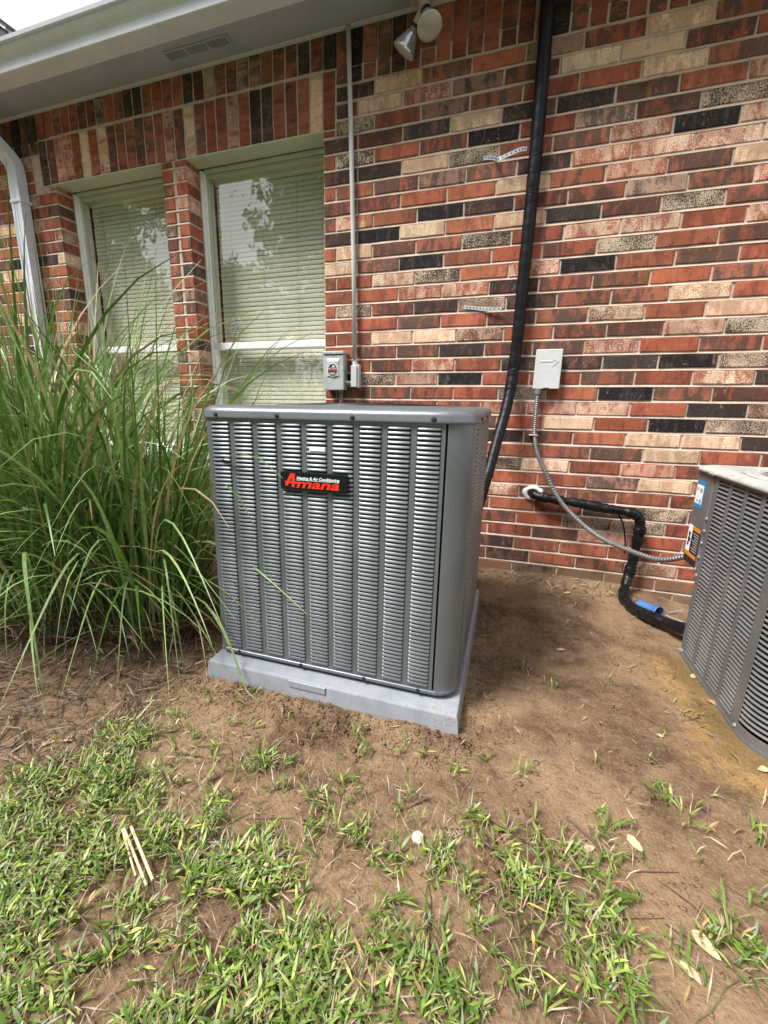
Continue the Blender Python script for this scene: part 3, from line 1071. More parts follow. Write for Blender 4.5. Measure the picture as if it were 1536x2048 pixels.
def cap_loops(x0, x1, y0, y1, r, prof, N_=96):
    """loops (inset, z) of a rounded rectangle sampled by angle"""
    cx, cy = (x0 + x1) / 2, (y0 + y1) / 2
    loops = []
    for ins, z in prof:
        hx, hy = (x1 - x0) / 2 - ins, (y1 - y0) / 2 - ins
        lp = []
        for i in range(N_):
            a = 2 * PI * (i + 0.5) / N_
            dx, dy = math.cos(a), math.sin(a)
            rq = r if not isinstance(r, (tuple, list)) else (r[0] if dx > 0 and dy < 0 else r[1] if dx > 0 else r[2] if dy > 0 else r[3])
            rr = max(0.01, rq - ins)
            # ray against rounded rectangle
            t = min(hx / abs(dx) if abs(dx) > 1e-9 else 1e9, hy / abs(dy) if abs(dy) > 1e-9 else 1e9)
            px, py = dx * t, dy * t
            ox, oy = hx - rr, hy - rr
            if abs(px) > ox and abs(py) > oy:
                ccx, ccy = math.copysign(ox, px), math.copysign(oy, py)
                b_ = dx * ccx + dy * ccy; c_ = ccx * ccx + ccy * ccy - rr * rr
                t = b_ + math.sqrt(max(0, b_ * b_ - c_))
                px, py = dx * t, dy * t
            lp.append((cx + px, cy + py, z))
        loops.append(lp)
    return loops


def stitch(mb, loops):
    n = len(loops[0]); v = [p_ for lp in loops for p_ in lp]
    f = [(i * n + k_, i * n + (k_ + 1) % n, (i + 1) * n + (k_ + 1) % n, (i + 1) * n + k_) for i in range(len(loops) - 1) for k_ in range(n)]
    mb.add(v, f)


def ring(mb, c, r, z, wire, n=64, sq=6):
    tube_pts = [(c[0] + r * math.cos(2 * PI * i / n), c[1] + r * math.sin(2 * PI * i / n), z) for i in range(n + 1)]
    tube(mb, tube_pts, wire, sq, caps=False)


def fan_top(unit, c, R, z, matc, nring=12, dome=0.012):
    g = MB()
    for i in range(nring):
        rr = R * (0.16 + 0.84 * (i + 1) / nring)
        ring(g, c, rr, z + dome * (1 - (rr / R) ** 2), 0.0022, 56, 5)
    for j in range(8):
        a = 2 * PI * j / 8 + 0.2
        tube(g, [(c[0] + math.cos(a) * R * q_, c[1] + math.sin(a) * R * q_, z - 0.004 + dome * (1 - q_ * q_)) for q_ in (0.12, 0.4, 0.7, 1.0)], 0.003, 6)
    g.build('fan_guard', matc, unit, smooth=True)
    g = MB()
    lathe(g, [(0.001, z + dome + 0.002), (R * 0.15, z + dome + 0.002), (R * 0.16, z + dome - 0.004), (R * 0.16, z - 0.08)], (c[0], c[1], 0), (0, 0, 1), 24)
    g.build('fan_motor', M['black_in'], unit, smooth=False)
    for j in range(4):
        a0 = 2 * PI * j / 4 + 0.35
        g = MB(); vs_ = []
        for q_ in (0.16, 0.45, 0.75, 0.97):
            w_ = 0.30 + 0.25 * q_
            for sg in (-1, 1):
                a = a0 + sg * w_
                vs_.append((c[0] + math.cos(a) * R * q_, c[1] + math.sin(a) * R * q_, z - 0.055 + sg * 0.022))
        g.add(vs_, [(2 * i, 2 * i + 1, 2 * i + 3, 2 * i + 2) for i in range(3)])
        g.build('fan_blade', M['conduit_dark'], unit, fix=False)


def screw(parent, loc, n, mat, r=0.0055):
    g = MB()
    lathe(g, [(r * 1.5, 0), (r * 1.5, 0.0012), (r, 0.0015), (r, 0.0045), (r * 0.7, 0.0052)], loc, n, 8)
    g.build('screw', mat, parent)


def text_obj(name, body, size, loc, mat, parent, rot, shear=0.0, offset=0.0, extrude=0.0006, sx=1.0, align='LEFT', fit=None):
    cu = bpy.data.curves.new(name, 'FONT')
    cu.body = body; cu.size = size; cu.shear = shear; cu.offset = offset; cu.extrude = extrude; cu.align_x = align
    ob = bpy.data.objects.new(name, cu)
    col.objects.link(ob)
    me = bpy.data.meshes.new_from_object(ob.evaluated_get(bpy.context.evaluated_depsgraph_get()))
    bpy.data.objects.remove(ob)
    if fit:
        xs__ = [v.co.x for v in me.vertices]; sx = fit / (max(xs__) - min(xs__))
    me.transform(Matrix.Diagonal((sx, 1, 1, 1)))
    me.transform(rot)
    me.materials.clear(); me.materials.append(mat)
    o_ = bpy.data.objects.new(name, me); col.objects.link(o_)
    o_.location = loc
    return adopt(o_, parent)


RF = Matrix.Rotation(PI / 2, 4, 'X')                           # faces -y
RLEFT = Matrix.Rotation(-PI / 2, 4, 'Z') @ RF                  # faces -x

# ------------------------------------------------------------------ condenser on its new pad
pad = MB()
PZ = 0.078
loops = []
for ins, z in ((0.0, -0.05), (0.0, 0.02), (0.006, PZ - 0.006), (0.009, PZ - 0.001), (0.014, PZ)):
    loops.append([(PADX0 + ins, PADY0 + ins, z), (PADX1 - ins, PADY0 + ins, z), (PADX1 - ins, PADY1 - ins, z), (PADX0 + ins, PADY1 - ins, z)])
stitch(pad, loops)
n0 = len(pad.v) - 4
pad.f.append((n0, n0 + 1, n0 + 2, n0 + 3))
padr = empty('equipment_pad', ((PADX0 + PADX1) / 2, (PADY0 + PADY1) / 2, 0))
tag(padr, 'grey moulded plastic slab sunk in soil under the large condenser', 'pad')
pad.build('slab', M['pad'], padr)
g = MB(); g.cbox(-0.66, -0.52, PADY0 - 0.0008, PADY0 + 0.012, PZ - 0.028, PZ - 0.003, 0.001)
g.build('maker_plate', M['pad'], padr)

ac = empty('air_conditioner', (-0.525, -0.99, PZ))
tag(ac, 'large new grey louvered condenser with black badge on plastic pad', 'condenser')
UX0, UX1, UY0, UY1 = -0.992, -0.088, -1.460, -0.530
UR = (0.078, 0.078, 0.034, 0.030)
ol = Outline(UX0, UX1, UY0, UY1, UR)
z_lo, z_hi = PZ + 0.030, 0.979
ncol, nrow = 9, 61
ZL = PZ + 0.042
pitch = (0.966 - ZL) / nrow
cx0, cp, cw = -0.958, 0.0886, 0.0712
s_of = lambda x_: ol.near(x_, UY0) if x_ > (UX0 + UX1) / 2 else ol.near(x_, UY0) - (ol.len if ol.near(x_, UY0) > ol.len / 2 else 0)
# front louvered panel: strips and bands
pn = MB()
s_left, s_seam = s_of(UX0 + 0.032), s_of(-0.166)
sheet(pn, ol, s_left - 0.11, s_of(cx0), z_lo, z_hi)
for i in range(ncol - 1):
    sheet(pn, ol, s_of(cx0 + i * cp + cw), s_of(cx0 + (i + 1) * cp), z_lo, z_hi)
sheet(pn, ol, s_of(cx0 + 8 * cp + cw), s_seam, z_lo, z_hi)
for i in range(ncol):
    sheet(pn, ol, s_of(cx0 + i * cp), s_of(cx0 + i * cp + cw), z_lo, ZL)
    sheet(pn, ol, s_of(cx0 + i * cp), s_of(cx0 + i * cp + cw), 0.966, z_hi)
front = pn.build('front_panel', M['paint_grey'], ac)
lv, lf = louver_geo(ol, s_of(cx0 + 6 * cp) + 0.0003, s_of(cx0 + 6 * cp + cw) - 0.0003, pitch)
xm_ = cx0 + 6 * cp + cw / 2
lvl = [(v_[0] - xm_, v_[1] - UY0, v_[2]) for v_ in lv]
lme = bpy.data.meshes.new('louver'); lme.from_pydata(lvl, [], lf); lme.update()
lme.polygons.foreach_set('use_smooth', [True] * len(lf)); lme.materials.append(M['louver'])
cells = [(i, j) for i in range(ncol) for j in range(nrow)]
cells.sort(key=lambda c_: -(c_[1] + 8 * c_[0] / 9 + (0 if 3 <= c_[0] <= 8 else -14)))
rest = MB()
for n_, (i, j) in enumerate(cells):
    lx, lz = cx0 + i * cp + cw / 2, ZL + (j + 0.5) * pitch
    if n_ < 300: shared('louver', lme, (lx, UY0, lz), front)
    else: rest.add([(a_ + lx, b_ + UY0, c_ + lz) for a_, b_, c_ in lvl], lf)
tag(rest.build('louvers', M['louver'], front, smooth=True, fix=False), None, None, None, 'stuff')
# corner post beside the seam, then louvered right side
s_right0 = ol.near(UX1, UY0 + 0.11)
cpost = MB(); sheet(cpost, ol, s_seam + 0.0065, s_right0, z_lo, z_hi, 0.0015)
cpost.build('corner_post', M['paint_grey'], ac, smooth=False)
sd_ = MB(); lou = MB()
ys = np.arange(UY0 + 0.115, UY1 - 0.09, cp)
prev = s_right0
for y_ in ys:
    a_ = ol.near(UX1, y_); b_ = ol.near(UX1, min(y_ + cw, UY1 - 0.076))
    sheet(sd_, ol, prev, a_, z_lo, z_hi); sheet(sd_, ol, a_, b_, z_lo, ZL); sheet(sd_, ol, a_, b_, 0.966, z_hi)
    v_, f_ = louver_geo(ol, a_ + 0.0003, b_ - 0.0003, pitch)
    for j in range(nrow):
        lou.add([(p_[0], p_[1], p_[2] + ZL + (j + 0.5) * pitch) for p_ in v_], f_)
    prev = b_
sheet(sd_, ol, prev, ol.near(UX1 - 0.1, UY1), z_lo, z_hi)
side = sd_.build('side_panel', M['paint_grey'], ac)
tag(lou.build('louvers', M['louver'], side, smooth=True, fix=False), None, None, None, 'stuff')
# plain rear and left sides (never faced in the photograph)
bk = MB(); sheet(bk, ol, ol.near(UX1 - 0.1, UY1), s_left - 0.11 + ol.len, z_lo, z_hi)
bk.build('rear_panel', M['paint_grey'], ac)
ins_ = MB(); stitch(ins_, cap_loops(UX0 + 0.02, UX1 - 0.02, UY0 + 0.02, UY1 - 0.02, 0.06, [(0, PZ + 0.03), (0, 0.975)], 64))
ins_.build('coil', M['black_in'], ac)
# base pan
bp = MB()
lp = cap_loops(UX0, UX1, UY0, UY1, UR, [(0.060, PZ - 0.002), (0.060, PZ + 0.013), (0.006, PZ + 0.0135), (0.0, PZ + 0.016), (-0.003, PZ + 0.022), (-0.003, PZ + 0.029), (-0.001, PZ + 0.031), (0.012, PZ + 0.032)], 160)
stitch(bp, lp)
bp.build('base_pan', M['paint_grey'], ac, smooth=False)
# cap
cp_ = MB()
prof = [(0.012, 0.975), (-0.010, 0.975), (-0.012, 0.978), (-0.0105, 0.983), (-0.0095, 0.996), (-0.007, 1.003), (-0.001, 1.0095), (0.009, 1.0145), (0.024, 1.0180), (0.045, 1.0195)]
lp = cap_loops(UX0, UX1, UY0, UY1, (0.08, 0.08, 0.04, 0.036), prof, 128)
cxy = ((UX0 + UX1) / 2, (UY0 + UY1) / 2)
FR = 0.365
circ = lambda r_, z_: [(cxy[0] + r_ * math.cos(2 * PI * (i + 0.5) / 128), cxy[1] + r_ * math.sin(2 * PI * (i + 0.5) / 128), z_) for i in range(128)]
lp += [circ(FR + 0.02, 1.0165), circ(FR + 0.012, 1.021), circ(FR, 1.0225), circ(FR - 0.006, 1.016), circ(FR - 0.008, 0.93)]
stitch(cp_, lp)
cap = cp_.build('top_cap', M['paint_cap'], ac, smooth=True)
fan_top(ac, cxy, FR - 0.004, 1.020, M['screw'], 12, 0.010)
for x_ in (-0.93, -0.70, -0.445, -0.20):
    screw(cap, (x_, UY0 - 0.010, 0.986), (0, -1, 0), M['screw'], 0.0055)
for y_ in (-1.33, -1.0):
    screw(cap, (UX1 + 0.010, y_, 0.986), (1, 0, 0), M['screw'], 0.0055)
for x_ in (-0.90, -0.64, -0.40, -0.21):
    screw(front, (x_, UY0 - 0.003, PZ + 0.0245), (0, -1, 0), M['screw'], 0.005)
# stamped hood one louver deep above the badge, coloured plain white
g = MB(); g.cbox(-0.592, -0.535, UY0 - 0.008, UY0 + 0.004, 0.877, 0.893, 0.004)
g.build('pull_tab', M['print_white'], front, smooth=False)
# badge
bx0, bx1, bz0, bz1 = -0.692, -0.457, 0.752, 0.812
g = MB()
yb = UY0 - 0.016
r_ = 0.008
pts = []
for cx_, cz_, a0 in ((bx1 - r_, bz1 - r_, 0), (bx0 + r_, bz1 - r_, 90), (bx0 + r_, bz0 + r_, 180), (bx1 - r_, bz0 + r_, 270)):
    for i in range(5):
        a = math.radians(a0 + 22.5 * i)
        pts.append((cx_ + r_ * math.cos(a), cz_ + r_ * math.sin(a)))
cxm, czm = (bx0 + bx1) / 2, (bz0 + bz1) / 2
lps = []
for s_, y_ in ((1.0, UY0 - 0.002), (1.0, yb + 0.002), (0.985, yb)):
    lps.append([(cxm + (a - cxm) * s_, y_, czm + (b - czm) * (s_ if s_ == 1 else 0.95)) for a, b in pts])
stitch(g, lps)
n0 = len(g.v) - 20
g.f.append(tuple(range(n0, n0 + 20)))
badge = g.build('badge', M['badge'], ac)
tag(badge, 'black badge with red lettering')
# lettering: tall slanted capital with a foot bar, then heavy slanted small letters
yl = yb - 0.0012
g = MB()
zb = bz0 + 0.010; ht = 0.040; sh = 0.36


ax_ = bx0 + 0.017
poly(g, [(ax_, zb + 0.004), (ax_ + 0.011, zb + 0.004), (ax_ + 0.032, zb + 0.0445), (ax_ + 0.0205, zb + 0.0445)], yl)
poly(g, [(ax_ + 0.0245, zb), (ax_ + 0.0355, zb), (ax_ + 0.0375, zb + 0.0445), (ax_ + 0.0265, zb + 0.0445)], yl - 0.0001)
poly(g, [(ax_ + 0.002, zb + 0.012), (ax_ + 0.048, zb + 0.012), (ax_ + 0.050, zb + 0.0185), (ax_ + 0.001, zb + 0.0185)], yl - 0.0002)
g.build('letter', M['red'], badge)
text_obj('lettering', 'mana', 0.040, (ax_ + 0.0395, yl, zb), M['red'], badge, RF, 0.25, 0.0010, 0.0006, 1.22, 'LEFT', 0.150)
text_obj('lettering', 'Heating & Air Conditioning', 0.0135, (ax_ + 0.043, yl, zb + 0.0265), M['print_white'], badge, RF, 0.2, 0.00035, 0.0004, 0.83, 'LEFT', 0.148)
g = MB(); g.box(ax_ + 0.041, ax_ + 0.189, yl - 0.0002, yl + 0.0005, zb + 0.0236, zb + 0.0246); g.build('underline', M['print_white'], badge)

# ------------------------------------------------------------------ older condenser at the right edge
ac2 = empty('air_conditioner', (1.14, -1.0, 0.0))
tag(ac2, 'older taupe condenser cut off by the right edge, with warning stickers', 'condenser')
VX0, VX1, VY0, VY1 = 0.780, 1.500, -1.330, -0.700
ol2 = Outline(VX0, VX1, VY0, VY1, (0.125, 0.02, 0.02, 0.125))
zl2, zh2 = 0.018, 0.777
s2 = lambda y_: ol2.near(VX0, y_)
pn = MB()
c0, cpp, cww = -0.752, 0.1075, 0.083                            # columns run towards the camera
rows2 = 46; p2 = (0.762 - 0.034) / rows2
# outline runs with decreasing y on the left side from rear to front
sa = ol2.near(VX0 + 0.1, VY1)
colsS = [(s2(c0 - i * cpp), s2(c0 - i * cpp - cww)) for i in range(4)]
sheet(pn, ol2, s2(-0.822 + 0.115), colsS[0][0], zl2, zh2, 0.0)
for i in range(3): sheet(pn, ol2, colsS[i][1], colsS[i + 1][0], zl2, zh2)
for a_, b_ in colsS:
    sheet(pn, ol2, a_, b_, zl2, 0.034); sheet(pn, ol2, a_, b_, 0.762, zh2)
s_strip = ol2.near(VX0, -1.205)
sheet(pn, ol2, colsS[3][1], s_strip, zl2, zh2, 0.0)
panel2 = pn.build('side_panel', M['paint_taupe'], ac2)
lv, lf = louver_geo(ol2, colsS[1][0] - 0.001, colsS[1][1] + 0.001, p2, LOUV2, 0.0045, False)
ym_ = c0 - cpp - cww / 2
lv = [(v_[0] - VX0, v_[1] - ym_, v_[2]) for v_ in lv]
lme2 = bpy.data.meshes.new('louver'); lme2.from_pydata(lv, [], lf); lme2.update()
lme2.polygons.foreach_set('use_smooth', [True] * len(lf)); lme2.materials.append(M['louver_taupe'])
for i in range(4):
    for j in range(rows2):
        shared('louver', lme2, (VX0, c0 - i * cpp - cww / 2, 0.034 + (j + 0.5) * p2), panel2)
# rounded front corner and front carry long bars
cg = MB()
s_c1 = ol2.near(VX1 - 0.14, VY0) + (ol2.len if ol2.near(VX1 - 0.14, VY0) < s_strip else 0)
sheet(cg, ol2, s_strip, s_c1, zl2, 0.050); sheet(cg, ol2, s_strip, s_c1, 0.755, zh2); sheet(cg, ol2, s_c1, s_c1 + 0.04, zl2, zh2)
corner2 = cg.build('corner_guard', M['paint_taupe'], ac2)
BAR = [(-0.010, 0.0030), (0.000, 0.0034), (0.0032, 0.001), (0.0032, -0.002), (-0.001, -0.0036)]
lv, lf = louver_geo(ol2, s_strip + 0.0005, s_c1 - 0.0005, 0.0138, BAR, 0.01)
lme3 = bpy.data.meshes.new('guard_bar'); lme3.from_pydata(lv, [], lf); lme3.update()
lme3.polygons.foreach_set('use_smooth', [True] * len(lf)); lme3.materials.append(M['louver_taupe'])
nb_ = 40
for j in range(nb_):
    shared('guard_bar', lme3, (0, 0, 0.056 + (0.752 - 0.056) * (j + 0.5) / nb_), corner2)
bk = MB(); sheet(bk, ol2, s_c1 + 0.04 - ol2.len, s2(-0.822 + 0.115), zl2, zh2)
bk.build('rear_panel', M['paint_taupe'], ac2)
g = MB(); stitch(g, cap_loops(VX0 + 0.02, VX1 - 0.02, VY0 + 0.02, VY1 - 0.02, (0.105, 0.02, 0.02, 0.105), [(0, 0.02), (0, 0.765)], 64)); g.build('coil', M['black_in'], ac2)
g = MB(); stitch(g, cap_loops(VX0, VX1, VY0, VY1, (0.125, 0.02, 0.02, 0.125), [(0.01, -0.02), (-0.002, -0.02), (-0.002, 0.018), (0.01, 0.020)], 96)); g.build('base_pan', M['paint_taupe'], ac2)
# control box standing out at the rear
g = MB(); g.cbox(VX0 - 0.001, VX0 + 0.30, VY1 - 0.006, -0.560, 0.378, 0.776, 0.004)
cbx = g.build('control_box', M['paint_taupe'], ac2)
# cap, pale and weathered
g = MB()
prof = [(0.0, 0.775), (-0.014, 0.775), (-0.014, 0.786), (-0.008, 0.7915), (0.006, 0.7965), (0.024, 0.800), (0.05, 0.8005)]
KX0, KX1, KY0, KY1 = VX0, VX1, VY0, -0.545
lp = cap_loops(KX0, KX1, KY0, KY1, (0.12, 0.04, 0.04, 0.12), prof, 128)
c2 = ((KX0 + KX1) / 2 - 0.004, (KY0 + KY1) / 2 + 0.01)
circ2 = lambda r_, z_: [(c2[0] + r_ * math.cos(2 * PI * (i + 0.5) / 128), c2[1] + r_ * math.sin(2 * PI * (i + 0.5) / 128), z_) for i in range(128)]
lp += [circ2(0.335, 0.799), circ2(0.329, 0.806), circ2(0.316, 0.806), circ2(0.312, 0.800), circ2(0.300, 0.806), circ2(0.291, 0.806), circ2(0.286, 0.75)]
stitch(g, lp)
cap2 = g.build('top_cap', M['cap_aged'], ac2, smooth=True)
fan_top(ac2, c2, 0.288, 0.799, M['galv'], 12, 0.006)
for y_, z_ in ((-0.70, 0.782), (-0.725, 0.781)):
    screw(cap2, (VX0 - 0.014, y_, z_), (-1, 0, 0), M['screw_pale'], 0.006)
for y_, z_ in ((-0.712, 0.60), (-0.712, 0.55), (-0.712, 0.50), (-0.712, 0.44), (-0.703, 0.385), (-0.722, 0.365), (-0.735, 0.03), (-0.715, 0.024), (-1.195, 0.030)):
    screw(ac2, (VX0 - 0.0005, y_, z_), (-1, 0, 0), M['screw_pale'], 0.005)
# stickers on the control box (face -x)
xs_ = VX0 - 0.0018


def label_plate(parent, name, y0, y1, z0, z1, mat, x=xs_, th=0.0006):
    g_ = MB(); g_.box(x - th, x, y0, y1, z0, z1); return g_.build(name, mat, parent)


st1 = label_plate(cbx, 'sticker', -0.652, -0.572, 0.622, 0.737, M['print_blue'])
tag(st1, 'blue and white data sticker')
label_plate(st1, 'sticker_field', -0.640, -0.574, 0.640, 0.718, M['print_white'], xs_ - 0.0008)
for y0_, y1_, z0_, z1_ in ((-0.632, -0.612, 0.690, 0.706), (-0.600, -0.582, 0.695, 0.699), (-0.600, -0.582, 0.702, 0.706), (-0.634, -0.618, 0.644, 0.662), (-0.606, -0.592, 0.648, 0.656)):
    label_plate(st1, 'print_block', y0_, y1_, z0_, z1_, M['print_grey'], xs_ - 0.0016)
st2 = label_plate(cbx, 'sticker', -0.690, -0.572, 0.386, 0.548, M['print_black'])
tag(st2, 'black, white and orange warning sticker')
label_plate(st2, 'sticker_field', -0.612, -0.573, 0.432, 0.546, M['print_white'], xs_ - 0.0008)
label_plate(st2, 'sticker_band', -0.688, -0.613, 0.528, 0.546, M['print_orange'], xs_ - 0.0008)
label_plate(st2, 'sticker_band', -0.688, -0.573, 0.414, 0.430, M['print_orange'], xs_ - 0.0008)
for i in range(8):
    label_plate(st2, 'print_line', -0.682, -0.624 - 0.01 * (i % 3), 0.514 - i * 0.0105, 0.518 - i * 0.0105, M['print_grey'], xs_ - 0.0008)
g = MB()
for cy_, cz_, r_ in ((-0.592, 0.505, 0.011), (-0.595, 0.482, 0.013), (-0.590, 0.462, 0.009)):
    lathe(g, [(r_, 0), (r_, 0.0006)], (xs_ - 0.0009, cy_, cz_), (-1, 0, 0), 9)
g.build('pictogram', M['print_black'], st2)

# ------------------------------------------------------------------ wall fittings
# conduit from soffit down to elbow box
con = empty('conduit', (-0.95, -0.02, 1.25))
tag(con, 'pale grey plastic pipe running from soffit down beside right window', 'conduit')
g = MB(); tube(g, [(-1.004, -0.022, SOF), (-0.985, -0.022, 2.5), (-0.965, -0.024, 1.9), (-0.949, -0.026, 1.262)], 0.0133, 16)
g.build('pipe', M['conduit'], con, smooth=True)
g = MB(); g.cbox(-0.968, -0.928, -0.052, -0.003, 1.128, 1.262, 0.003); lb = g.build('elbow_body', M['conduit'], con)
g = MB(); g.cbox(-0.9665, -0.9295, -0.0555, -0.0522, 1.131, 1.259, 0.002); g.build('elbow_cover', M['conduit'], con)
g = MB(); g.cbox(-0.928, -0.916, -0.046, -0.003, 1.125, 1.266, 0.003); g.build('elbow_flange', M['conduit'], con)
g = MB(); tube(g, [(-0.949, -0.026, 1.262), (-0.949, -0.026, 1.285)], 0.0165, 16); g.build('coupling', M['conduit'], con)
g = MB(); tube(g, [(-1.006, -0.035, 1.157), (-0.966, -0.030, 1.157)], 0.0115, 14); tube(g, [(-1.006, -0.035, 1.157), (-0.990, -0.033, 1.157)], 0.0155, 10)
g.build('nipple', M['galv'], con)

db = empty('disconnect_box', (-1.075, -0.04, 1.11))
tag(db, 'galvanised electrical disconnect box with octagonal black sticker', 'electrical box')
g = MB(); g.cbox(-1.142, -1.008, -0.072, -0.003, 1.112, 1.325, 0.003); g.build('body', M['galv'], db)
g = MB(); g.cbox(-1.144, -1.007, -0.082, -0.0725, 1.110, 1.322, 0.004)
cov = g.build('cover', M['galv'], db)
g = MB(); stitch(g, [[(-1.118, -0.0822, 1.190), (-1.032, -0.0822, 1.190), (-1.032, -0.0822, 1.302), (-1.118, -0.0822, 1.302)],
                     [(-1.110, -0.0880, 1.196), (-1.040, -0.0880, 1.196), (-1.040, -0.0880, 1.284), (-1.110, -0.0880, 1.284)]])
g.f.append((4, 5, 6, 7)); g.build('raised_panel', M['galv'], cov)
g = MB(); g.cbox(-1.147, -1.004, -0.088, -0.003, 1.326, 1.344, 0.003); g.build('rain_hood', M['galv'], db)
# octagonal sticker
oc = (-1.077, 1.232)


def octagon(r_): return [(oc[0] + r_ * 0.94 * math.cos(math.radians(22.5 + 45 * i)), oc[1] + r_ * 1.12 * math.sin(math.radians(22.5 + 45 * i))) for i in range(8)]


g = MB(); poly(g, octagon(0.038), -0.0892); stk = g.build('sticker', M['print_white'], db)
tag(stk, 'black octagonal sticker with white border')
g = MB(); poly(g, octagon(0.0345), -0.0898, 0.0006); g.build('sticker_field', M['print_black'], stk)
g = MB(); poly(g, [(oc[0] - 0.031, oc[1] - 0.009), (oc[0] + 0.031, oc[1] - 0.009), (oc[0] + 0.031, oc[1] + 0.0015), (oc[0] - 0.031, oc[1] + 0.0015)], -0.0903, 0.0005); g.build('sticker_band', M['print_maroon'], stk)
text_obj('lettering', 'ALLTECH', 0.0155, (oc[0], -0.0904, oc[1] + 0.0035), M['print_white'], stk, RF, 0, 0.0002, 0.0003, 0.84, 'CENTER')
g = MB(); poly(g, [(oc[0] - 0.006, oc[1] + 0.021), (oc[0] + 0.006, oc[1] + 0.029), (oc[0] + 0.016, oc[1] + 0.020), (oc[0] + 0.010, oc[1] + 0.0175)], -0.0904, 0.0006); g.build('roof_mark', M['print_white'], stk)
for i, (w_, dz) in enumerate(((0.026, -0.0045), (0.018, -0.0185), (0.014, -0.0245))):
    g = MB(); g.box(oc[0] - w_, oc[0] + w_, -0.0906, -0.0900, oc[1] + dz - 0.0016, oc[1] + dz + 0.0016); g.build('print_line', M['print_white'] if i else M['red'], stk)
g = MB(); tube(g, [(-1.040, -0.036, 1.112), (-1.040, -0.036, 1.092)], 0.017, 12); tube(g, catmull([(-1.040, -0.036, 1.1), (-1.040, -0.036, 1.0), (-1.03, -0.07, 0.8), (-0.98, -0.25, 0.55), (-0.93, -0.50, 0.45), (-0.92, -0.54, 0.44)], 6), 0.0125, 12)
g.build('whip', M['conduit_dark'], db, smooth=True)

# flat cover box with embossed arrow and its flexible conduit
jb = empty('junction_box', (0.18, -0.02, 1.12))
tag(jb, 'flat pale grey cover box with embossed arrow, right of black pipe', 'electrical box')
g = MB(); g.cbox(0.118, 0.242, -0.034, -0.003, 1.124, 1.326, 0.003); g.build('body', M['box_grey'], jb)
g = MB(); g.cbox(0.112, 0.248, -0.041, -0.0345, 1.120, 1.329, 0.003); jc = g.build('cover', M['box_grey'], jb)
g = MB()
g.cbox(0.135, 0.205, -0.0428, -0.0405, 1.262, 1.270, 0.0008)
poly(g, [(0.198, 1.243), (0.205, 1.240), (0.233, 1.266), (0.205, 1.278), (0.198, 1.276), (0.222, 1.266)], -0.0428, 0.002)
g.build('arrow', M['box_grey'], jc)
g = MB(); g.cbox(0.166, 0.196, -0.0425, -0.036, 1.118, 1.1265, 0.001); g.build('latch', M['print_black'], jc)
g = MB(); tube(g, [(0.141, -0.03, 1.121), (0.141, -0.03, 1.092)], 0.0175, 10); g.build('gland', M['conduit_dark'], jb)

fx = empty('flexible_conduit', (0.15, -0.04, 0.9))
tag(fx, 'grey corrugated conduit curving from cover box to right condenser', 'conduit')
path = catmull([(0.141, -0.032, 1.10), (0.143, -0.033, 0.98), (0.148, -0.035, 0.87), (0.172, -0.045, 0.765), (0.215, -0.060, 0.68), (0.290, -0.085, 0.542), (0.375, -0.14, 0.447), (0.50, -0.24, 0.36), (0.62, -0.36, 0.335), (0.72, -0.48, 0.34), (0.80, -0.562, 0.395)], 40)
g = MB(); tube(g, path, lambda i, n: 0.0120 + 0.0009 * (1 if i % 4 < 2 else -1), 12); g.build('corrugated_tube', M['flex'], fx, smooth=False)
g = MB(); g.cbox(0.117, 0.166, -0.050, -0.002, 0.862, 0.868, 0.001); g.build('strap', M['galv'], fx)

# thick black line set down the wall to the large condenser
ls = empty('insulated_pipe', (0.0, -0.04, 0.6))
tag(ls, 'thick black insulated pipe running from eave down behind large condenser', 'pipe')
path = catmull([(0.006, -0.05, SOF), (0.010, -0.045, 2.75), (0.014, -0.040, 2.4), (0.014, -0.038, 2.05), (0.010, -0.038, 1.75), (0.008, -0.040, 1.45), (0.0, -0.05, 1.21), (-0.018, -0.11, 1.02), (-0.055, -0.21, 0.82), (-0.085, -0.31, 0.65), (-0.12, -0.42, 0.48), (-0.16, -0.53, 0.34)], 16)
g = MB(); tube(g, path, lambda i, n: 0.0335 - 0.005 * min(1, i / n * 1.2) + 0.0011 * math.sin(i * 1.9) + 0.0008 * math.sin(i * 0.63), 20, jit=0.014)
g.build('insulation', M['rubber'], ls, smooth=True)
g = MB()
for za, zb_, n_ in ((1.10, 1.30, 12), (2.02, 2.30, 16), (0.72, 0.95, 10)):
    for i in range(n_):
        z_ = za + (zb_ - za) * i / n_
        # find centre on path
        c_ = min(path, key=lambda q_: abs(q_.z - z_))
        pts = [(c_.x + 0.0322 * math.cos(a), c_.y + 0.0322 * math.sin(a), z_ + 0.011 * math.cos(a + i)) for a in [2 * PI * j / 14 for j in range(15)]]
        if za > 1.0: tube(g, pts, 0.0012, 4, caps=False)
g.build('tape_wrap', M['tape'], ls)

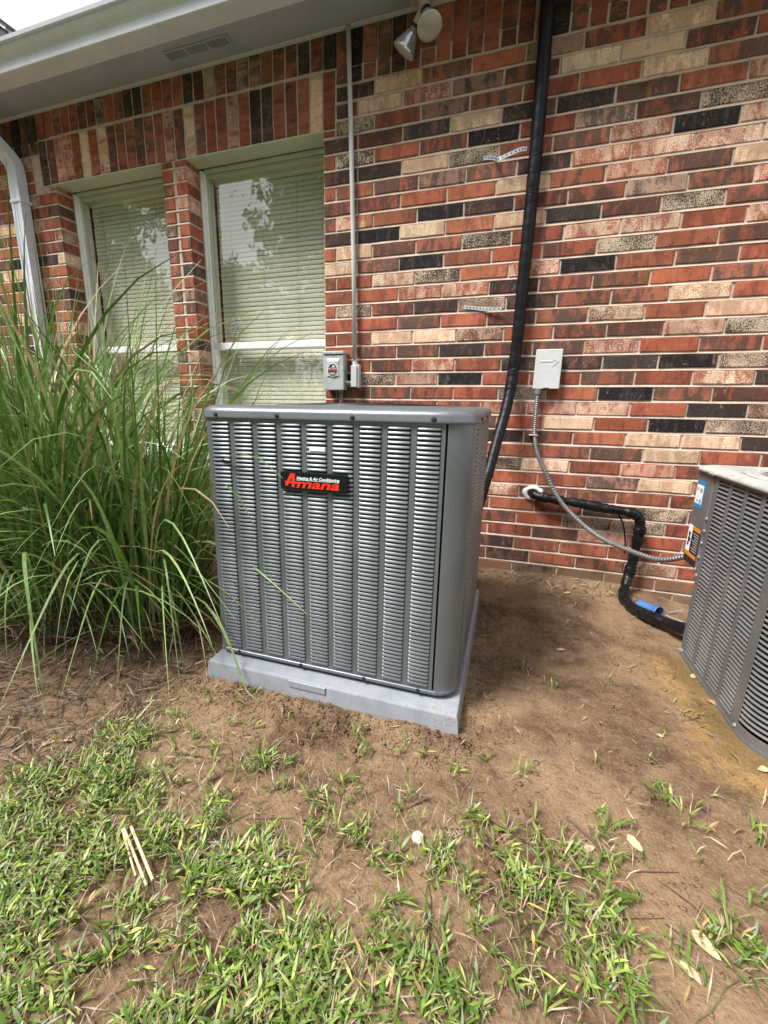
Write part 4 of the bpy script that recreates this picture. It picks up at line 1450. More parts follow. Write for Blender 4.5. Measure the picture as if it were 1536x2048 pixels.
# second line set: out of the sealed hole, along the wall, down and into the right condenser
l2 = empty('insulated_pipe', (0.5, -0.06, 0.0))
tag(l2, 'lumpy black taped pipe from wall hole to right condenser', 'pipe')
path = catmull([(0.170, 0.05, 0.535), (0.172, -0.02, 0.524), (0.205, -0.055, 0.515), (0.30, -0.062, 0.504), (0.42, -0.06, 0.492), (0.55, -0.062, 0.476), (0.66, -0.065, 0.466), (0.715, -0.066, 0.445), (0.735, -0.066, 0.40), (0.735, -0.066, 0.32), (0.728, -0.07, 0.20), (0.715, -0.085, 0.105), (0.69, -0.15, 0.045), (0.672, -0.25, 0.025), (0.685, -0.36, 0.03), (0.73, -0.47, 0.045), (0.80, -0.58, 0.065), (0.86, -0.70, 0.09)], 10)
g = MB(); tube(g, path, lambda i, n: 0.0265 + 0.0022 * math.sin(i * 0.31) + 0.0018 * math.sin(i * 0.83 + 1) + random.uniform(-0.0022, 0.0022), 14, jit=0.07)
g.build('insulation', M['tape'], l2, smooth=True)
g = MB(); tube(g, catmull([(0.60, -0.085, 0.47), (0.635, -0.06, 0.43), (0.665, -0.04, 0.37), (0.683, -0.04, 0.29), (0.688, -0.045, 0.22)], 6), 0.004, 8); g.build('drain_wire', M['rubber'], l2, smooth=True)
# sealing foam round the hole
g = MB(); vs_ = []; nn = 28
hc = (0.176, 0.522)
prof = [(0.026, -0.001), (0.030, -0.014), (0.042, -0.018), (0.052, -0.012), (0.058, -0.002), (0.058, 0.012)]
for r_, y_ in prof:
    for i in range(nn):
        a = 2 * PI * i / nn
        j_ = 1 + 0.22 * float(vnoise(np.array([math.cos(a) * 2 + 5]), np.array([math.sin(a) * 2 + r_ * 30]))[0])
        vs_.append((hc[0] + r_ * 1.02 * j_ * math.cos(a), y_, hc[1] + r_ * 0.78 * j_ * math.sin(a)))
g.add(vs_, [(i * nn + k_, i * nn + (k_ + 1) % nn, (i + 1) * nn + (k_ + 1) % nn, (i + 1) * nn + k_) for i in range(len(prof) - 1) for k_ in range(nn)])
tag(g.build('sealing_foam', M['foam'], None, smooth=True), 'ragged white foam ring round the pipe hole in the brick wall', 'foam')
g = MB(); lathe(g, [(0.001, 0), (0.03, 0)], (hc[0], -0.0028, hc[1]), (0, -1, 0), 16, caps=False)
g.build('wall_hole', M['print_black'], house)


def strap(pts, lab, holes=True):
    P = catmull(pts, 8)
    o_ = empty('pipe_strap', pts[0])
    tag(o_, lab, 'strap', 'metal pipe straps')
    g_ = MB(); v_ = []; f_ = []
    hw, th = 0.0095, 0.0008
    for p_ in P:
        v_ += [(p_.x, p_.y - th, p_.z - hw), (p_.x, p_.y - th, p_.z + hw), (p_.x, p_.y + th, p_.z + hw), (p_.x, p_.y + th, p_.z - hw)]
    for i in range(len(P) - 1):
        for k_ in range(4): f_.append((i * 4 + k_, i * 4 + (k_ + 1) % 4, (i + 1) * 4 + (k_ + 1) % 4, (i + 1) * 4 + k_))
    g_.add(v_, f_); b_ = g_.build('band', M['galv'], o_)
    for i in range(3, len(P) - 2, 3):
        h_ = MB(); t_ = (P[i + 1] - P[i - 1]).normalized(); n_ = Vector((t_.y, -t_.x, 0))
        if n_.y > 0: n_ = -n_
        lathe(h_, [(0.0038, 0), (0.0038, 0.0004)], P[i] + n_.normalized() * (th + 0.0003), n_, 8)
        h_.build('punched_hole', M['print_black'], b_)


strap([(-0.245, -0.004, 2.298), (-0.21, -0.004, 2.296), (-0.185, -0.006, 2.288), (-0.165, -0.045, 2.265), (-0.11, -0.055, 2.275), (-0.06, -0.045, 2.292), (-0.03, -0.035, 2.296)], 'bent perforated metal strap on the wall left of black pipe, upper one')
strap([(-0.299, -0.005, 1.572), (-0.25, -0.005, 1.566), (-0.20, -0.006, 1.558), (-0.15, -0.02, 1.552), (-0.09, -0.028, 1.548)], 'flat dull metal strap on a speckled brick left of black pipe, lower one')

# twin flood lamp under the soffit
fl = empty('flood_light', (-0.58, -0.08, SOF))
tag(fl, 'twin flood lamp with two silvered bulbs under the eave', 'lamp')
g = MB(); lathe(g, [(0.055, 0), (0.055, 0.012), (0.045, 0.020), (0.02, 0.022)], (-0.595, -0.075, SOF), (0, 0, -1), 24); g.build('base_plate', M['holder'], fl)


def bulb(base, tip_dir, R_):
    d_ = Vector(tip_dir).normalized(); b_ = Vector(base)
    g_ = MB(); tube(g_, [Vector((-0.595, -0.075, SOF - 0.015)), b_ - d_ * 0.05, b_ - d_ * 0.02], 0.016, 14); tube(g_, [b_ - d_ * 0.055, b_ + d_ * 0.002], 0.0235, 18)
    h_ = g_.build('lamp_holder', M['holder'], fl, smooth=False)
    g_ = MB(); tube(g_, [b_, b_ + d_ * 0.010], 0.0262, 20); g_.build('gasket', M['print_black'], fl)
    g_ = MB(); lathe(g_, [(0.018, 0.006), (0.021, 0.018), (0.027, 0.03), (0.031, 0.036), (0.0315, 0.04), (R_ * 0.72, 0.064), (R_ * 0.73, 0.068), (R_ * 0.9, 0.086), (R_, 0.102), (R_ * 1.01, 0.106)], b_, d_, 36, caps=False)
    q_ = g_.build('bulb', M['bulb'], fl, smooth=True)
    g_ = MB(); lathe(g_, [(R_ * 1.01, 0.106), (R_ * 0.97, 0.111), (R_ * 0.7, 0.116), (R_ * 0.35, 0.119), (0.001, 0.120)], b_, d_, 36, caps=False)
    g_.build('lens', M['bulb_face'], q_, smooth=True)


bulb((-0.552, -0.150, 2.893), (0.26, -0.36, -0.86), 0.060)
bulb((-0.607, -0.115, 2.868), (-0.58, 0.12, -0.74), 0.060)

# ------------------------------------------------------------------ small things on the ground
# blue plastic cup lying behind the pipe
cu_ = empty('plastic_cup', (0.755, -0.37, gzs(0.755, -0.37)))
tag(cu_, 'blue plastic cup lying behind the taped pipe by the wall', 'cup')
g = MB()
zc_ = gzs(0.755, -0.37) + 0.034
lathe(g, [(0.001, 0.0), (0.026, 0.0), (0.0275, 0.004), (0.0285, 0.035), (0.0345, 0.10), (0.0365, 0.101), (0.0365, 0.106), (0.034, 0.106), (0.031, 0.085), (0.0265, 0.006), (0.001, 0.005)], (0.715, -0.325, zc_), (0.62, -0.75, 0.02), 28, caps=False)
g.build('shell', M['blue'], cu_, smooth=True)


def dry_leaf(x, y, size, ang, lab, mat='leafdry', curl=0.4):
    size *= 0.75
    n = 9; v = []; f = []
    ph = random.uniform(0, 6)
    for i in range(n):
        t = i / (n - 1)
        for s_ in (-1, 0, 1):
            w_ = 0.27 * (math.sin(PI * t) ** 0.75) * (1.15 - 0.5 * t) * (0.9 + 0.2 * random.random()) + 0.008
            xx = (t - 0.5) * size + (0.05 * size * math.sin(t * 7 + ph)); yy = s_ * w_ * size + 0.06 * size * math.sin(t * 3 + ph)
            zz = 0.003 + (0.10 if s_ < 0 else 0.2) * abs(s_) * curl * size * math.sin(PI * t) + 0.16 * size * curl * (0.5 + 0.5 * math.sin(t * 4 + ph)) + random.uniform(0, 0.02) * size
            v.append((xx * math.cos(ang) - yy * math.sin(ang), xx * math.sin(ang) + yy * math.cos(ang), zz))
    for i in range(n - 1):
        for j in range(2): f.append((i * 3 + j, (i + 1) * 3 + j, (i + 1) * 3 + j + 1, i * 3 + j + 1))
    o_ = mk('fallen_leaf', v, f, M[mat], None, True, (x, y, gzs(x, y)))
    tag(o_, lab, 'leaf', 'dry leaves lying on the ground')


dry_leaf(-1.261, -1.953, 0.05, 1.2, 'left one of two tan leaves below the long grass', 'leafpale')
dry_leaf(-1.212, -1.923, 0.055, 0.5, 'right one of two tan leaves below the long grass', 'leafpale')
dry_leaf(-0.522, -2.233, 0.05, 0.4, 'orange brown curled leaf in the thick lawn at bottom left')
dry_leaf(0.452, -1.905, 0.07, -0.7, 'large tan leaf on soil at bottom right beside grass tuft', 'leafpale')
dry_leaf(0.41, -1.965, 0.05, -1.0, 'pale broken leaf just below the large tan leaf', 'leafpale')
dry_leaf(0.545, -1.300, 0.035, 0.2, 'small pale leaf on bare soil left of yellow stain', 'leafpale')
dry_leaf(0.795, -1.352, 0.055, 0.1, 'cream leaf against the foot of the right condenser corner', 'leafpale')
dry_leaf(0.772, -0.885, 0.045, 0.9, 'orange leaf against the right condenser base, farther one', 'leafpale')
dry_leaf(0.770, -1.062, 0.05, -0.9, 'crumpled orange leaf against the right condenser base, nearer one')
dry_leaf(0.30, -0.86, 0.05, 0.1, 'pale leaf on bare soil between the two condensers', 'leafpale')
dry_leaf(0.375, -1.72, 0.06, -0.8, 'long brown leaf on bare soil right of lawn', 'leafpale')
dry_leaf(0.30, -1.90, 0.045, -1.2, 'dark brown leaf on soil at lower right', 'leafdry')
dry_leaf(0.27, -1.77, 0.045, 0.7, 'thin tan leaf at the lawn edge near middle right', 'leafpale')
dry_leaf(0.40, -0.20, 0.055, 0.3, 'tan leaf at the foot of the brick wall', 'leafpale')
g = MB(); lathe(g, [(0.001, -0.004), (0.010, -0.002), (0.0155, 0.004), (0.014, 0.010), (0.006, 0.014), (0.001, 0.0145)], (-0.124, -1.875, gzs(-0.124, -1.875) + 0.003), (0.2, -0.3, 1), 7)
tag(g.build('pebble', M['stone'], None, smooth=False), 'small cream stone on soil at the middle of the lawn edge', 'stone')


def stick(p0, p1, r_, mat, name, lab, grp=None, up=0.004):
    g_ = MB()
    a_ = Vector((p0[0], p0[1], gzs(*p0) + r_ + up)); b_ = Vector((p1[0], p1[1], gzs(*p1) + r_ + up * 0.6))
    md = (a_ + b_) / 2 + Vector((0.003, -0.002, 0.002))
    tube(g_, [a_, md, b_], r_, 6)
    tag(g_.build(name, M[mat], None), lab, 'stick', grp)


stick((-0.783, -2.093), (-0.646, -2.168), 0.0036, 'straw', 'dry_stalk', 'thick pale dry stalk on the lawn, longest and rightmost of three', 'pale stalks on the lawn', 0.022)
stick((-0.794, -2.103), (-0.652, -2.180), 0.0030, 'straw', 'dry_stalk', 'pale dry stalk on the lawn, middle one of three', 'pale stalks on the lawn', 0.022)
stick((-0.797, -2.106), (-0.690, -2.172), 0.0024, 'straw', 'dry_stalk', 'thin pale dry stalk on the lawn, leftmost of three', 'pale stalks on the lawn', 0.022)
stick((0.228, -1.70), (0.30, -1.765), 0.003, 'twig', 'twig', 'dark bent twig lying on bare soil at lower right')
for i, (p0, p1) in enumerate((((0.86, -0.30), (0.95, -0.22)), ((0.83, -0.36), (0.88, -0.43)), ((0.85, -0.50), (0.90, -0.57)))):
    g = MB(); tube(g, [(p0[0], p0[1], gzs(*p0) + 0.012), (p1[0], p1[1], gzs(*p1) + 0.02)], 0.0028, 6)
    tag(g.build('metal_rod', M['galv'], None), ('thin bright metal rod near wall behind right condenser', 'thin bright metal rod beside the blue cup', 'thin bright metal rod nearest the taped pipe end')[i], 'rod', 'metal rods by the wall')
g = MB(); zz = gzs(0.93, -0.45); g.cbox(0.86, 1.05, -0.49, -0.42, zz - 0.01, zz + 0.02, 0.003)
tag(g.build('slate_offcut', M['shingle'], None), 'dark grey flat offcut lying behind the right condenser', 'offcut')


# ------------------------------------------------------------------ blades: long ornamental grass, lawn, litter
def blade(base, az, th0, kk_, length, width, n=10, twist=0.0, power=2.0, kink=None):
    """returns verts (2 per section) and quads; th = angle from vertical, grows along the blade"""
    p_ = Vector(base); v = []
    hd = Vector((math.cos(az), math.sin(az), 0))
    for i in range(n + 1):
        t = i / n
        th = th0 + kk_ * t ** power
        if kink: th = th0 + kk_ / (1 + math.exp(-(t - kink[0]) * kink[1]))
        d_ = hd * math.sin(th) + Vector((0, 0, math.cos(th)))
        sd_ = Vector((-hd.y, hd.x, 0))
        sd_ = Matrix.Rotation(twist * t, 3, d_) @ sd_
        w_ = width * (0.65 + 0.6 * t if t < 0.5 else 1.25 - 1.15 * ((t - 0.5) / 0.5) ** 1.3) * 0.5
        w_ = max(w_, width * 0.06)
        v += [p_ - sd_ * w_, p_ + sd_ * w_]
        p_ = p_ + d_ * (length / n)
        if p_.z < 0.012: p_.z = 0.012 + random.uniform(0, 0.01)
    f = [(2 * i, 2 * i + 1, 2 * i + 3, 2 * i + 2) for i in range(n)]
    return v, f


def green(dry=0.0, lo=0.7, hi=1.25):
    r = random.uniform(lo, hi)
    if random.random() < dry:
        return (0.36 * r, 0.29 * r, 0.15 * r, 1)
    a = random.random()
    return ((0.070 + 0.23 * a ** 2.2) * r, (0.150 + 0.27 * a ** 2.2) * r, (0.022 + 0.12 * a ** 2.2) * r, 1)


def blades_obj(name, items, mat, parent=None, loc=(0, 0, 0)):
    V = []; F = []; C = []
    for v, f, c in items:
        n = len(V)
        V += [tuple(Vector(q) - Vector(loc)) for q in v]; F += [tuple(i + n for i in q) for q in f]; C += [c] * len(v)
    me = bpy.data.meshes.new(name); me.from_pydata(V, [], F); me.update()
    me.polygons.foreach_set('use_smooth', [True] * len(F))
    a_ = me.attributes.new('col', 'FLOAT_COLOR', 'POINT'); a_.data.foreach_set('color', np.array(C, np.float32).ravel())
    me.materials.append(mat)
    o_ = bpy.data.objects.new(name, me); col.objects.link(o_); o_.location = loc
    return adopt(o_, parent)


def clump(cx, cy, rx, ry, n, hgt, lab, heroes, seed, lean=(-0.1, 0.0)):
    random.seed(seed)
    root = empty('ornamental_grass', (cx, cy, 0.0))
    tag(root, lab, 'ornamental grass', 'clumps of long grass left of the condenser')
    items = []
    for i in range(n):
        a = random.uniform(0, 2 * PI); rr = math.sqrt(random.random())
        bx, by = cx + rx * rr * math.cos(a), cy + ry * rr * math.sin(a)
        az = math.atan2(ry * rr * math.sin(a) + random.gauss(lean[1], 0.16), rx * rr * math.cos(a) + random.gauss(lean[0], 0.16))
        ln = hgt * random.uniform(0.45, 1.15)
        if i % 7 == 0:                                          # lax outer blades
            items.append((*blade((bx, by, gzs(bx, by) - 0.01), az, random.uniform(0.3, 0.8), random.uniform(1.0, 2.2), ln * 0.8, random.uniform(0.005, 0.009), 9, random.uniform(-0.8, 0.8), 1.3), green(0.18)))
        else:
            items.append((*blade((bx, by, gzs(bx, by) - 0.01), az, random.uniform(0.02, 0.36), random.uniform(0.05, 2.3) ** 1.1, ln, random.uniform(0.006, 0.014), 11, random.uniform(-1.2, 1.2), 2.2), green(0.12)))
    # dead thatch at the foot
    for i in range(int(n * 1.3)):
        a = random.uniform(0, 2 * PI); rr = 0.6 + 0.7 * random.random()
        bx, by = cx + rx * rr * math.cos(a), cy + ry * rr * math.sin(a)
        items.append((*blade((bx, by, gzs(bx, by) + 0.02 + random.uniform(0, 0.05)), random.uniform(0, 2 * PI), random.uniform(0.6, 1.3), random.uniform(0.4, 1.2), random.uniform(0.10, 0.32), random.uniform(0.003, 0.006), 6, 0.5, 1.2), (0.19 * random.uniform(0.35, 1.4), 0.135 * random.uniform(0.4, 1.25), 0.070, 1)))
    tag(blades_obj('foliage', items, M['blade'], root), None, None, None, 'stuff')
    for h_ in heroes:
        b_, az, t0, kk_, ln, wd, kw = h_
        v, f = blade(b_, az, t0, kk_, ln, wd, 14, **kw)
        r = random.uniform(0.6, 1.25)
        blades_obj('leaf', [(v, f, (0.26 * r, 0.38 * r, 0.13 * r, 1))], M['blade'], root, tuple(b_))


def heroes(n, cx, cy, rx, ry, az_lo, az_hi, ln_lo, ln_hi, k_lo, k_hi, wd=(0.0045, 0.0095)):
    out = []
    for i in range(n):
        a = random.uniform(az_lo, az_hi)
        bx, by = cx + rx * random.uniform(0.2, 0.95) * math.cos(a), cy + ry * random.uniform(0.2, 0.95) * math.sin(a)
        out.append(((bx, by, gzs(bx, by)), a + random.uniform(-0.4, 0.4), random.uniform(0.05, 0.5), random.uniform(k_lo, k_hi), random.uniform(ln_lo, ln_hi), random.uniform(*wd), {'kink': (random.uniform(0.32, 0.68), random.uniform(6, 16)), 'twist': random.uniform(-0.6, 0.6)}))
    return out


random.seed(21)
hA = heroes(34, -1.55, -1.27, 0.26, 0.2, -2.2, -0.2, 0.75, 1.3, 1.7, 2.6) + heroes(10, -1.45, -1.25, 0.2, 0.2, -0.6, 0.4, 0.85, 1.2, 1.2, 2.2, (0.003, 0.006))
hB = heroes(30, -1.95, -1.42, 0.26, 0.2, -2.6, -0.4, 0.75, 1.35, 1.7, 2.6)
hC = heroes(20, -2.55, -0.85, 0.3, 0.25, -3.0, 0.2, 0.9, 1.4, 1.2, 2.4, (0.005, 0.009))
clump(-1.55, -1.27, 0.26, 0.20, 640, 1.35, 'long green grass clump right beside the large condenser', hA, 1, (-0.06, 0.02))
clump(-1.98, -1.38, 0.28, 0.22, 640, 1.62, 'long green grass clump at the left picture edge, nearer one', hB, 2, (-0.05, 0.0))
clump(-2.55, -0.85, 0.34, 0.28, 600, 1.75, 'long green grass clump at the foot of the downspout', hC, 3, (-0.05, 0.0))

# lawn: broad short blades in worn patches
PATCH = [(-1.039, -2.081, 0.157, 0.212, 0.8), (-1.004, -2.182, 0.178, 0.226, 0.9), (-0.768, -2.195, 0.175, 0.189, 0.9), (-0.789, -2.291, 0.18, 0.187, 1), (-0.604, -2.181, 0.148, 0.144, 0.8), (-0.567, -2.081, 0.126, 0.129, 0.7), (-0.46, -2.121, 0.128, 0.12, 0.9), (-0.352, -2.142, 0.131, 0.113, 0.9), (-0.539, -2.288, 0.183, 0.157, 1), (-0.344, -2.229, 0.164, 0.129, 0.9), (-0.302, -2.057, 0.098, 0.089, 0.6), (-0.281, -1.959, 0.071, 0.07, 0.5), (-0.457, -1.954, 0.1, 0.106, 0.4), (-0.672, -1.985, 0.077, 0.089, 0.4), (-0.903, -1.856, 0.06, 0.084, 0.6), (-1.164, -1.986, 0.087, 0.131, 0.6), (-0.942, -1.982, 0.083, 0.111, 0.5), (-0.614, -1.804, 0.032, 0.041, 0.8), (-0.325, -1.802, 0.034, 0.039, 0.5), (-0.101, -1.831, 0.05, 0.053, 0.5), (0.018, -1.79, 0.051, 0.055, 0.5), (-0.075, -1.912, 0.07, 0.068, 0.7), (-0.021, -1.888, 0.047, 0.047, 0.6), (0.113, -1.823, 0.06, 0.063, 0.8), (0.132, -1.908, 0.077, 0.074, 0.8), (0.234, -1.806, 0.035, 0.038, 0.5), (0.296, -1.748, 0.036, 0.041, 0.4), (0.007, -1.951, 0.044, 0.041, 0.5), (-0.045, -2.037, 0.046, 0.039, 0.7), (-0.137, -2.0, 0.065, 0.059, 0.6), (0.324, -1.863, 0.054, 0.056, 0.5), (0.226, -1.944, 0.061, 0.058, 0.5), (0.34, -1.949, 0.059, 0.056, 0.6), (0.24, -2.023, 0.065, 0.057, 0.7), (0.116, -2.094, 0.054, 0.043, 0.4), (-0.073, -2.151, 0.081, 0.062, 0.8), (-0.008, -2.164, 0.052, 0.038, 0.7), (0.5, -1.911, 0.048, 0.05, 0.8), (0.518, -1.957, 0.045, 0.046, 0.8), (0.387, -2.009, 0.054, 0.049, 0.6), (0.505, -1.531, 0.048, 0.066, 0.5), (0.541, -1.712, 0.023, 0.029, 0.4), (-0.144, -2.097, 0.059, 0.049, 0.6), (-0.165, -2.161, 0.074, 0.057, 0.7), (-0.213, -2.213, 0.089, 0.066, 0.7), (0.404, -2.024, 0.053, 0.048, 0.6), (0.265, -2.064, 0.053, 0.044, 0.5)]
random.seed(5)
items = []


def tuft(x, y, s=1.0, n=None, dry=0.03):
    if math.hypot(x + 0.124, y + 1.880) < 0.04: return
    if -0.81 < x < -0.63 and abs((y + 2.135) + 0.53 * (x + 0.72)) < 0.028: return
    z = gzs(x, y)
    for i in range(n or random.randint(4, 8)):
        az = random.uniform(0, 2 * PI)
        ln = random.uniform(0.024, 0.062) * s
        if random.random() < 0.30:
            items.append((*blade((x + random.gauss(0, 0.01), y + random.gauss(0, 0.01), z - 0.002), az, random.uniform(0.5, 1.2), random.uniform(0.2, 0.9), ln * 1.1, random.uniform(0.0015, 0.003), 4, random.uniform(-0.5, 0.5), 1.3), (0.40 * random.uniform(0.6, 1.2), 0.32 * random.uniform(0.6, 1.2), 0.18, 1)))
        else:
            items.append((*blade((x + random.gauss(0, 0.008), y + random.gauss(0, 0.008), z - 0.002), az, random.uniform(0.55, 1.38), random.uniform(0.1, 0.7), ln, random.uniform(0.0030, 0.0070) * (0.7 + 0.3 * s), 5, random.uniform(-0.6, 0.6), 1.4), tuple(c__ * k__ for c__, k__ in zip(green(dry, 0.7, 1.4), (1.22, 1.06, 0.75, 1)))))


PA = np.array(PATCH)
for i in range(20000):
    x_, y_ = random.uniform(-1.35, 0.72), random.uniform(-2.5, -1.5)
    d_ = ((x_ - PA[:, 0]) / PA[:, 2]) ** 2 + ((y_ - PA[:, 1]) / PA[:, 3]) ** 2
    den = float(np.max(PA[:, 4] * np.exp(-0.75 * d_ ** 1.5)))
    n_ = float(vnoise(np.array([x_ * 11 + 3]), np.array([y_ * 11 + 1]))[0]) + 0.5 * float(vnoise(np.array([x_ * 27 + 3]), np.array([y_ * 27 + 1]))[0])
    den = den * (0.42 + 1.7 * n_) * (0.92 if x_ < -0.2 else 0.55) + 0.006
    if random.random() < den:
        tuft(x_, y_, random.uniform(0.45, 1.05), random.randint(3, 7))
for i in range(70):                                             # strays on the bare soil
    x_, y_ = random.uniform(-1.2, 0.75), random.uniform(-2.1, -1.0)
    if PADX0 - 0.05 < x_ < PADX1 + 0.03 and y_ > PADY0 - 0.05: continue
    tuft(x_, y_, 0.6, random.randint(2, 4), 0.05)
for i in range(900):                                            # lawn going on outside the frame
    x_, y_ = random.uniform(-3.0, 2.0), random.uniform(-3.6, -2.35)
    if -0.8 < x_ < 0.6 and y_ > -2.6 and random.random() < 0.3: continue
    if (Vector((x_, y_, 0)) - Vector((CAM.x, CAM.y, 0))).length < 0.25: continue
    tuft(x_, y_, 1.0)
tag(blades_obj('lawn_grass', items, M['lawn']), 'patchy short green grass at the bottom of the picture', 'grass', None, 'stuff')

# runners creeping between the tufts
random.seed(31)
items = []
for i in range(150):
    x_, y_ = random.uniform(-1.25, 0.6), random.uniform(-2.4, -1.75)
    v, f = blade((x_, y_, gzs(x_, y_) + 0.004), random.uniform(0, 2 * PI), 1.5, random.uniform(-0.05, 0.12), random.uniform(0.06, 0.2), 0.0026, 6, random.uniform(-2, 2), 1.0)
    v = [Vector((q.x + 0.004 * math.sin(q.y * 90), q.y, gzs(q.x, q.y) + 0.004)) for q in v]
    r = random.uniform(0.5, 1.2); items.append((v, f, random.choice(((0.26 * r, 0.20 * r, 0.11 * r, 1), (0.16 * r, 0.17 * r, 0.06 * r, 1), (0.13 * r, 0.08 * r, 0.05 * r, 1)))))
tag(blades_obj('lawn_runners', items, M['lawn']), 'creeping grass runners between the lawn tufts', 'grass', None, 'stuff')

# straw and dead leaf litter
random.seed(9)
items = []


def litter(n, x0, x1, y0, y1, l0, l1, w0, w1, dens=None):
    for i in range(n):
        x_, y_ = random.uniform(x0, x1), random.uniform(y0, y1)
        if PADX0 - 0.02 < x_ < PADX1 + 0.02 and y_ > PADY0 - 0.02 and y_ < PADY1: continue
        if x_ > 0.77 and y_ < -0.56: continue
        r = random.uniform(0.5, 1.25); c_ = random.choice(((0.42, 0.32, 0.19), (0.30, 0.21, 0.12), (0.50, 0.41, 0.28), (0.2, 0.13, 0.08)) if x_ > -1.1 else ((0.26, 0.19, 0.115), (0.16, 0.105, 0.065), (0.34, 0.27, 0.18), (0.10, 0.065, 0.04), (0.08, 0.05, 0.035)))
        items.append((*blade((x_, y_, gzs(x_, y_) + random.uniform(0.002, 0.006)), random.uniform(0, 2 * PI), random.uniform(1.25, 1.62), random.uniform(-0.3, 0.3), random.uniform(l0, l1), random.uniform(w0, w1), 4, random.uniform(-0.8, 0.8), 1.0), (c_[0] * r, c_[1] * r, c_[2] * r, 1)))


litter(1500, -2.2, -1.02, -2.1, -1.0, 0.03, 0.14, 0.002, 0.006)
litter(420, -1.3, 0.75, -2.35, -1.55, 0.012, 0.05, 0.0012, 0.0035)
litter(150, -0.05, 0.78, -1.6, -0.05, 0.012, 0.06, 0.0012, 0.004)
litter(160, -0.15, 0.75, -0.20, -0.02, 0.02, 0.07, 0.002, 0.006)
litter(2200, -1.3, 0.35, -2.45, -1.75, 0.015, 0.06, 0.0009, 0.0024)
litter(200, -0.05, 0.76, -1.75, -0.03, 0.008, 0.03, 0.0009, 0.003)
tag(blades_obj('straw_litter', items, M['lawn']), 'dry straw and leaf scraps scattered over the soil', 'litter', None, 'stuff')

# soil crumbs
random.seed(4)
V = []; F = []
ico = [(0, 0, 1), (0.9, 0, 0.3), (0.28, 0.85, 0.3), (-0.72, 0.53, 0.3), (-0.72, -0.53, 0.3), (0.28, -0.85, 0.3), (0, 0, -0.6)]
icf = [(0, 1, 2), (0, 2, 3), (0, 3, 4), (0, 4, 5), (0, 5, 1), (6, 2, 1), (6, 3, 2), (6, 4, 3), (6, 5, 4), (6, 1, 5)]


def crumb(x_, y_, r):
    z_ = gzs(x_, y_); n = len(V)
    sx_, sy_, sz_ = r * random.uniform(0.6, 1.8), r * random.uniform(0.6, 1.8), r * random.uniform(0.35, 0.8)
    for a, b, c_ in ico: V.append((x_ + a * sx_ * random.uniform(0.5, 1.5), y_ + b * sy_ * random.uniform(0.5, 1.5), z_ + c_ * sz_ * random.uniform(0.5, 1.3)))
    F.extend([tuple(i + n for i in q) for q in icf])


for i in range(7500):
    t = random.random()
    if t < 0.38:
        x_ = random.uniform(PADX0 - 0.12, PADX1 + 0.05); y_ = PADY0 - 0.004 - abs(random.gauss(0, 0.075))
    elif t < 0.48:
        x_ = PADX1 + 0.004 + abs(random.gauss(0, 0.07)); y_ = random.uniform(-1.55, -0.5)
    elif t < 0.53:
        x_ = PADX0 - abs(random.gauss(0, 0.06)); y_ = random.uniform(-1.55, -1.2)
    else:
        x_, y_ = random.uniform(-1.1, 0.75), random.uniform(-2.3, -0.1)
        if PADX0 < x_ < PADX1 and PADY0 < y_ < PADY1: continue
    crumb(x_, y_, abs(random.gauss(0, 0.0026)) + 0.0009)
tag(np_mesh('soil_crumbs', V, F, M['soil']), 'loose soil crumbs along the pad', 'soil', None, 'stuff')


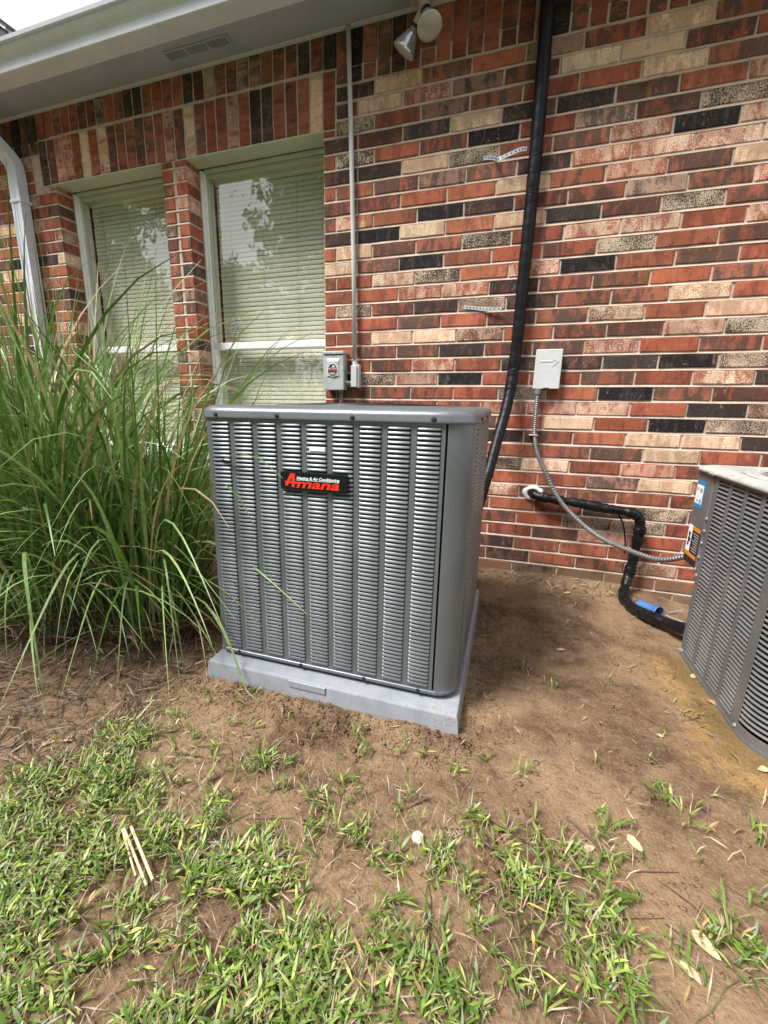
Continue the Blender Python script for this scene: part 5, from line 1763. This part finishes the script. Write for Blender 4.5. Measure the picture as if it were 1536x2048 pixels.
# ------------------------------------------------------------------ trees behind the photographer, mirrored in the windows
def tree(x, y, h, cr, lab, seed, nleaf=12000, low=0.25):
    r_ = np.random.default_rng(seed); random.seed(seed)
    root = empty('leafy_tree', (x, y, 0)); tag(root, lab, 'tree', 'trees across the yard')
    g_ = MB()
    tr_ = catmull([(x, y, -0.1), (x + 0.1, y, h * 0.25), (x - 0.1, y + 0.1, h * 0.5), (x, y, h * 0.8)], 5)
    tube(g_, tr_, lambda i, n: 0.28 * (1 - 0.8 * i / n) * h / 10, 9)
    ends = []
    for i in range(16):
        z0_ = h * random.uniform(low + 0.08, 0.75); a = random.uniform(0, 2 * PI); ln = cr * random.uniform(0.5, 0.95)
        e_ = (x + math.cos(a) * ln, y + math.sin(a) * ln, z0_ + ln * random.uniform(0.1, 0.7))
        tube(g_, [(x, y, z0_), (x + math.cos(a) * ln * 0.5, y + math.sin(a) * ln * 0.5, z0_ + ln * 0.25), e_], lambda j, n: 0.07 * (1 - 0.7 * j / n), 5)
        ends.append(e_)
    g_.build('trunk', M['bark'], root)
    cl = []
    for i in range(60):
        a = r_.uniform(0, 2 * PI); zz = r_.uniform(low, 1.0); rad = cr * math.sqrt(max(0.05, 1 - ((zz - 0.55) / 0.5) ** 2)) * r_.uniform(0.25, 1.0)
        cl.append((x + rad * math.cos(a), y + rad * math.sin(a), zz * h))
    cl += ends
    cl = np.array(cl)
    ci = r_.integers(0, len(cl), nleaf)
    c_ = cl[ci] + r_.normal(0, 1, (nleaf, 3)) * np.array([0.55, 0.55, 0.42])
    u = r_.normal(0, 1, (nleaf, 3)); u /= np.linalg.norm(u, axis=1)[:, None]
    v_ = np.cross(u, r_.normal(0, 1, (nleaf, 3))); v_ /= np.linalg.norm(v_, axis=1)[:, None]
    s_ = r_.uniform(0.12, 0.30, (nleaf, 1))
    Vv = np.stack([c_ - u * s_, c_ + v_ * s_ * 0.5, c_ + u * s_, c_ - v_ * s_ * 0.5], 1).reshape(-1, 3)
    Ff = np.arange(nleaf * 4).reshape(-1, 4)
    sh_ = r_.uniform(0.6, 1.3, (nleaf, 1))
    cc_ = np.repeat(np.concatenate([np.array([[0.055, 0.095, 0.03]]) * sh_, np.ones((nleaf, 1))], 1), 4, 0)
    tag(np_mesh('crown', Vv - 0, Ff, M['treeleaf'], root, False, {'col': cc_}), None, None, None, 'stuff')


tree(-5.3, -13.5, 13.5, 3.4, 'tall leafy tree behind the viewer, mirrored in the right window', 11, 22000)
tree(-12.8, -15.5, 6.6, 3.0, 'lower leafy tree behind the viewer, mirrored in the right window', 12, 4500, 0.02)
tree(-19.5, -13.0, 13.0, 5.0, 'broad leafy tree behind the viewer, mirrored in the left window', 13, 22000, 0.05)
tree(3.5, -16.0, 11.0, 4.0, 'leafy tree behind the viewer, off to the right', 14, 12000)
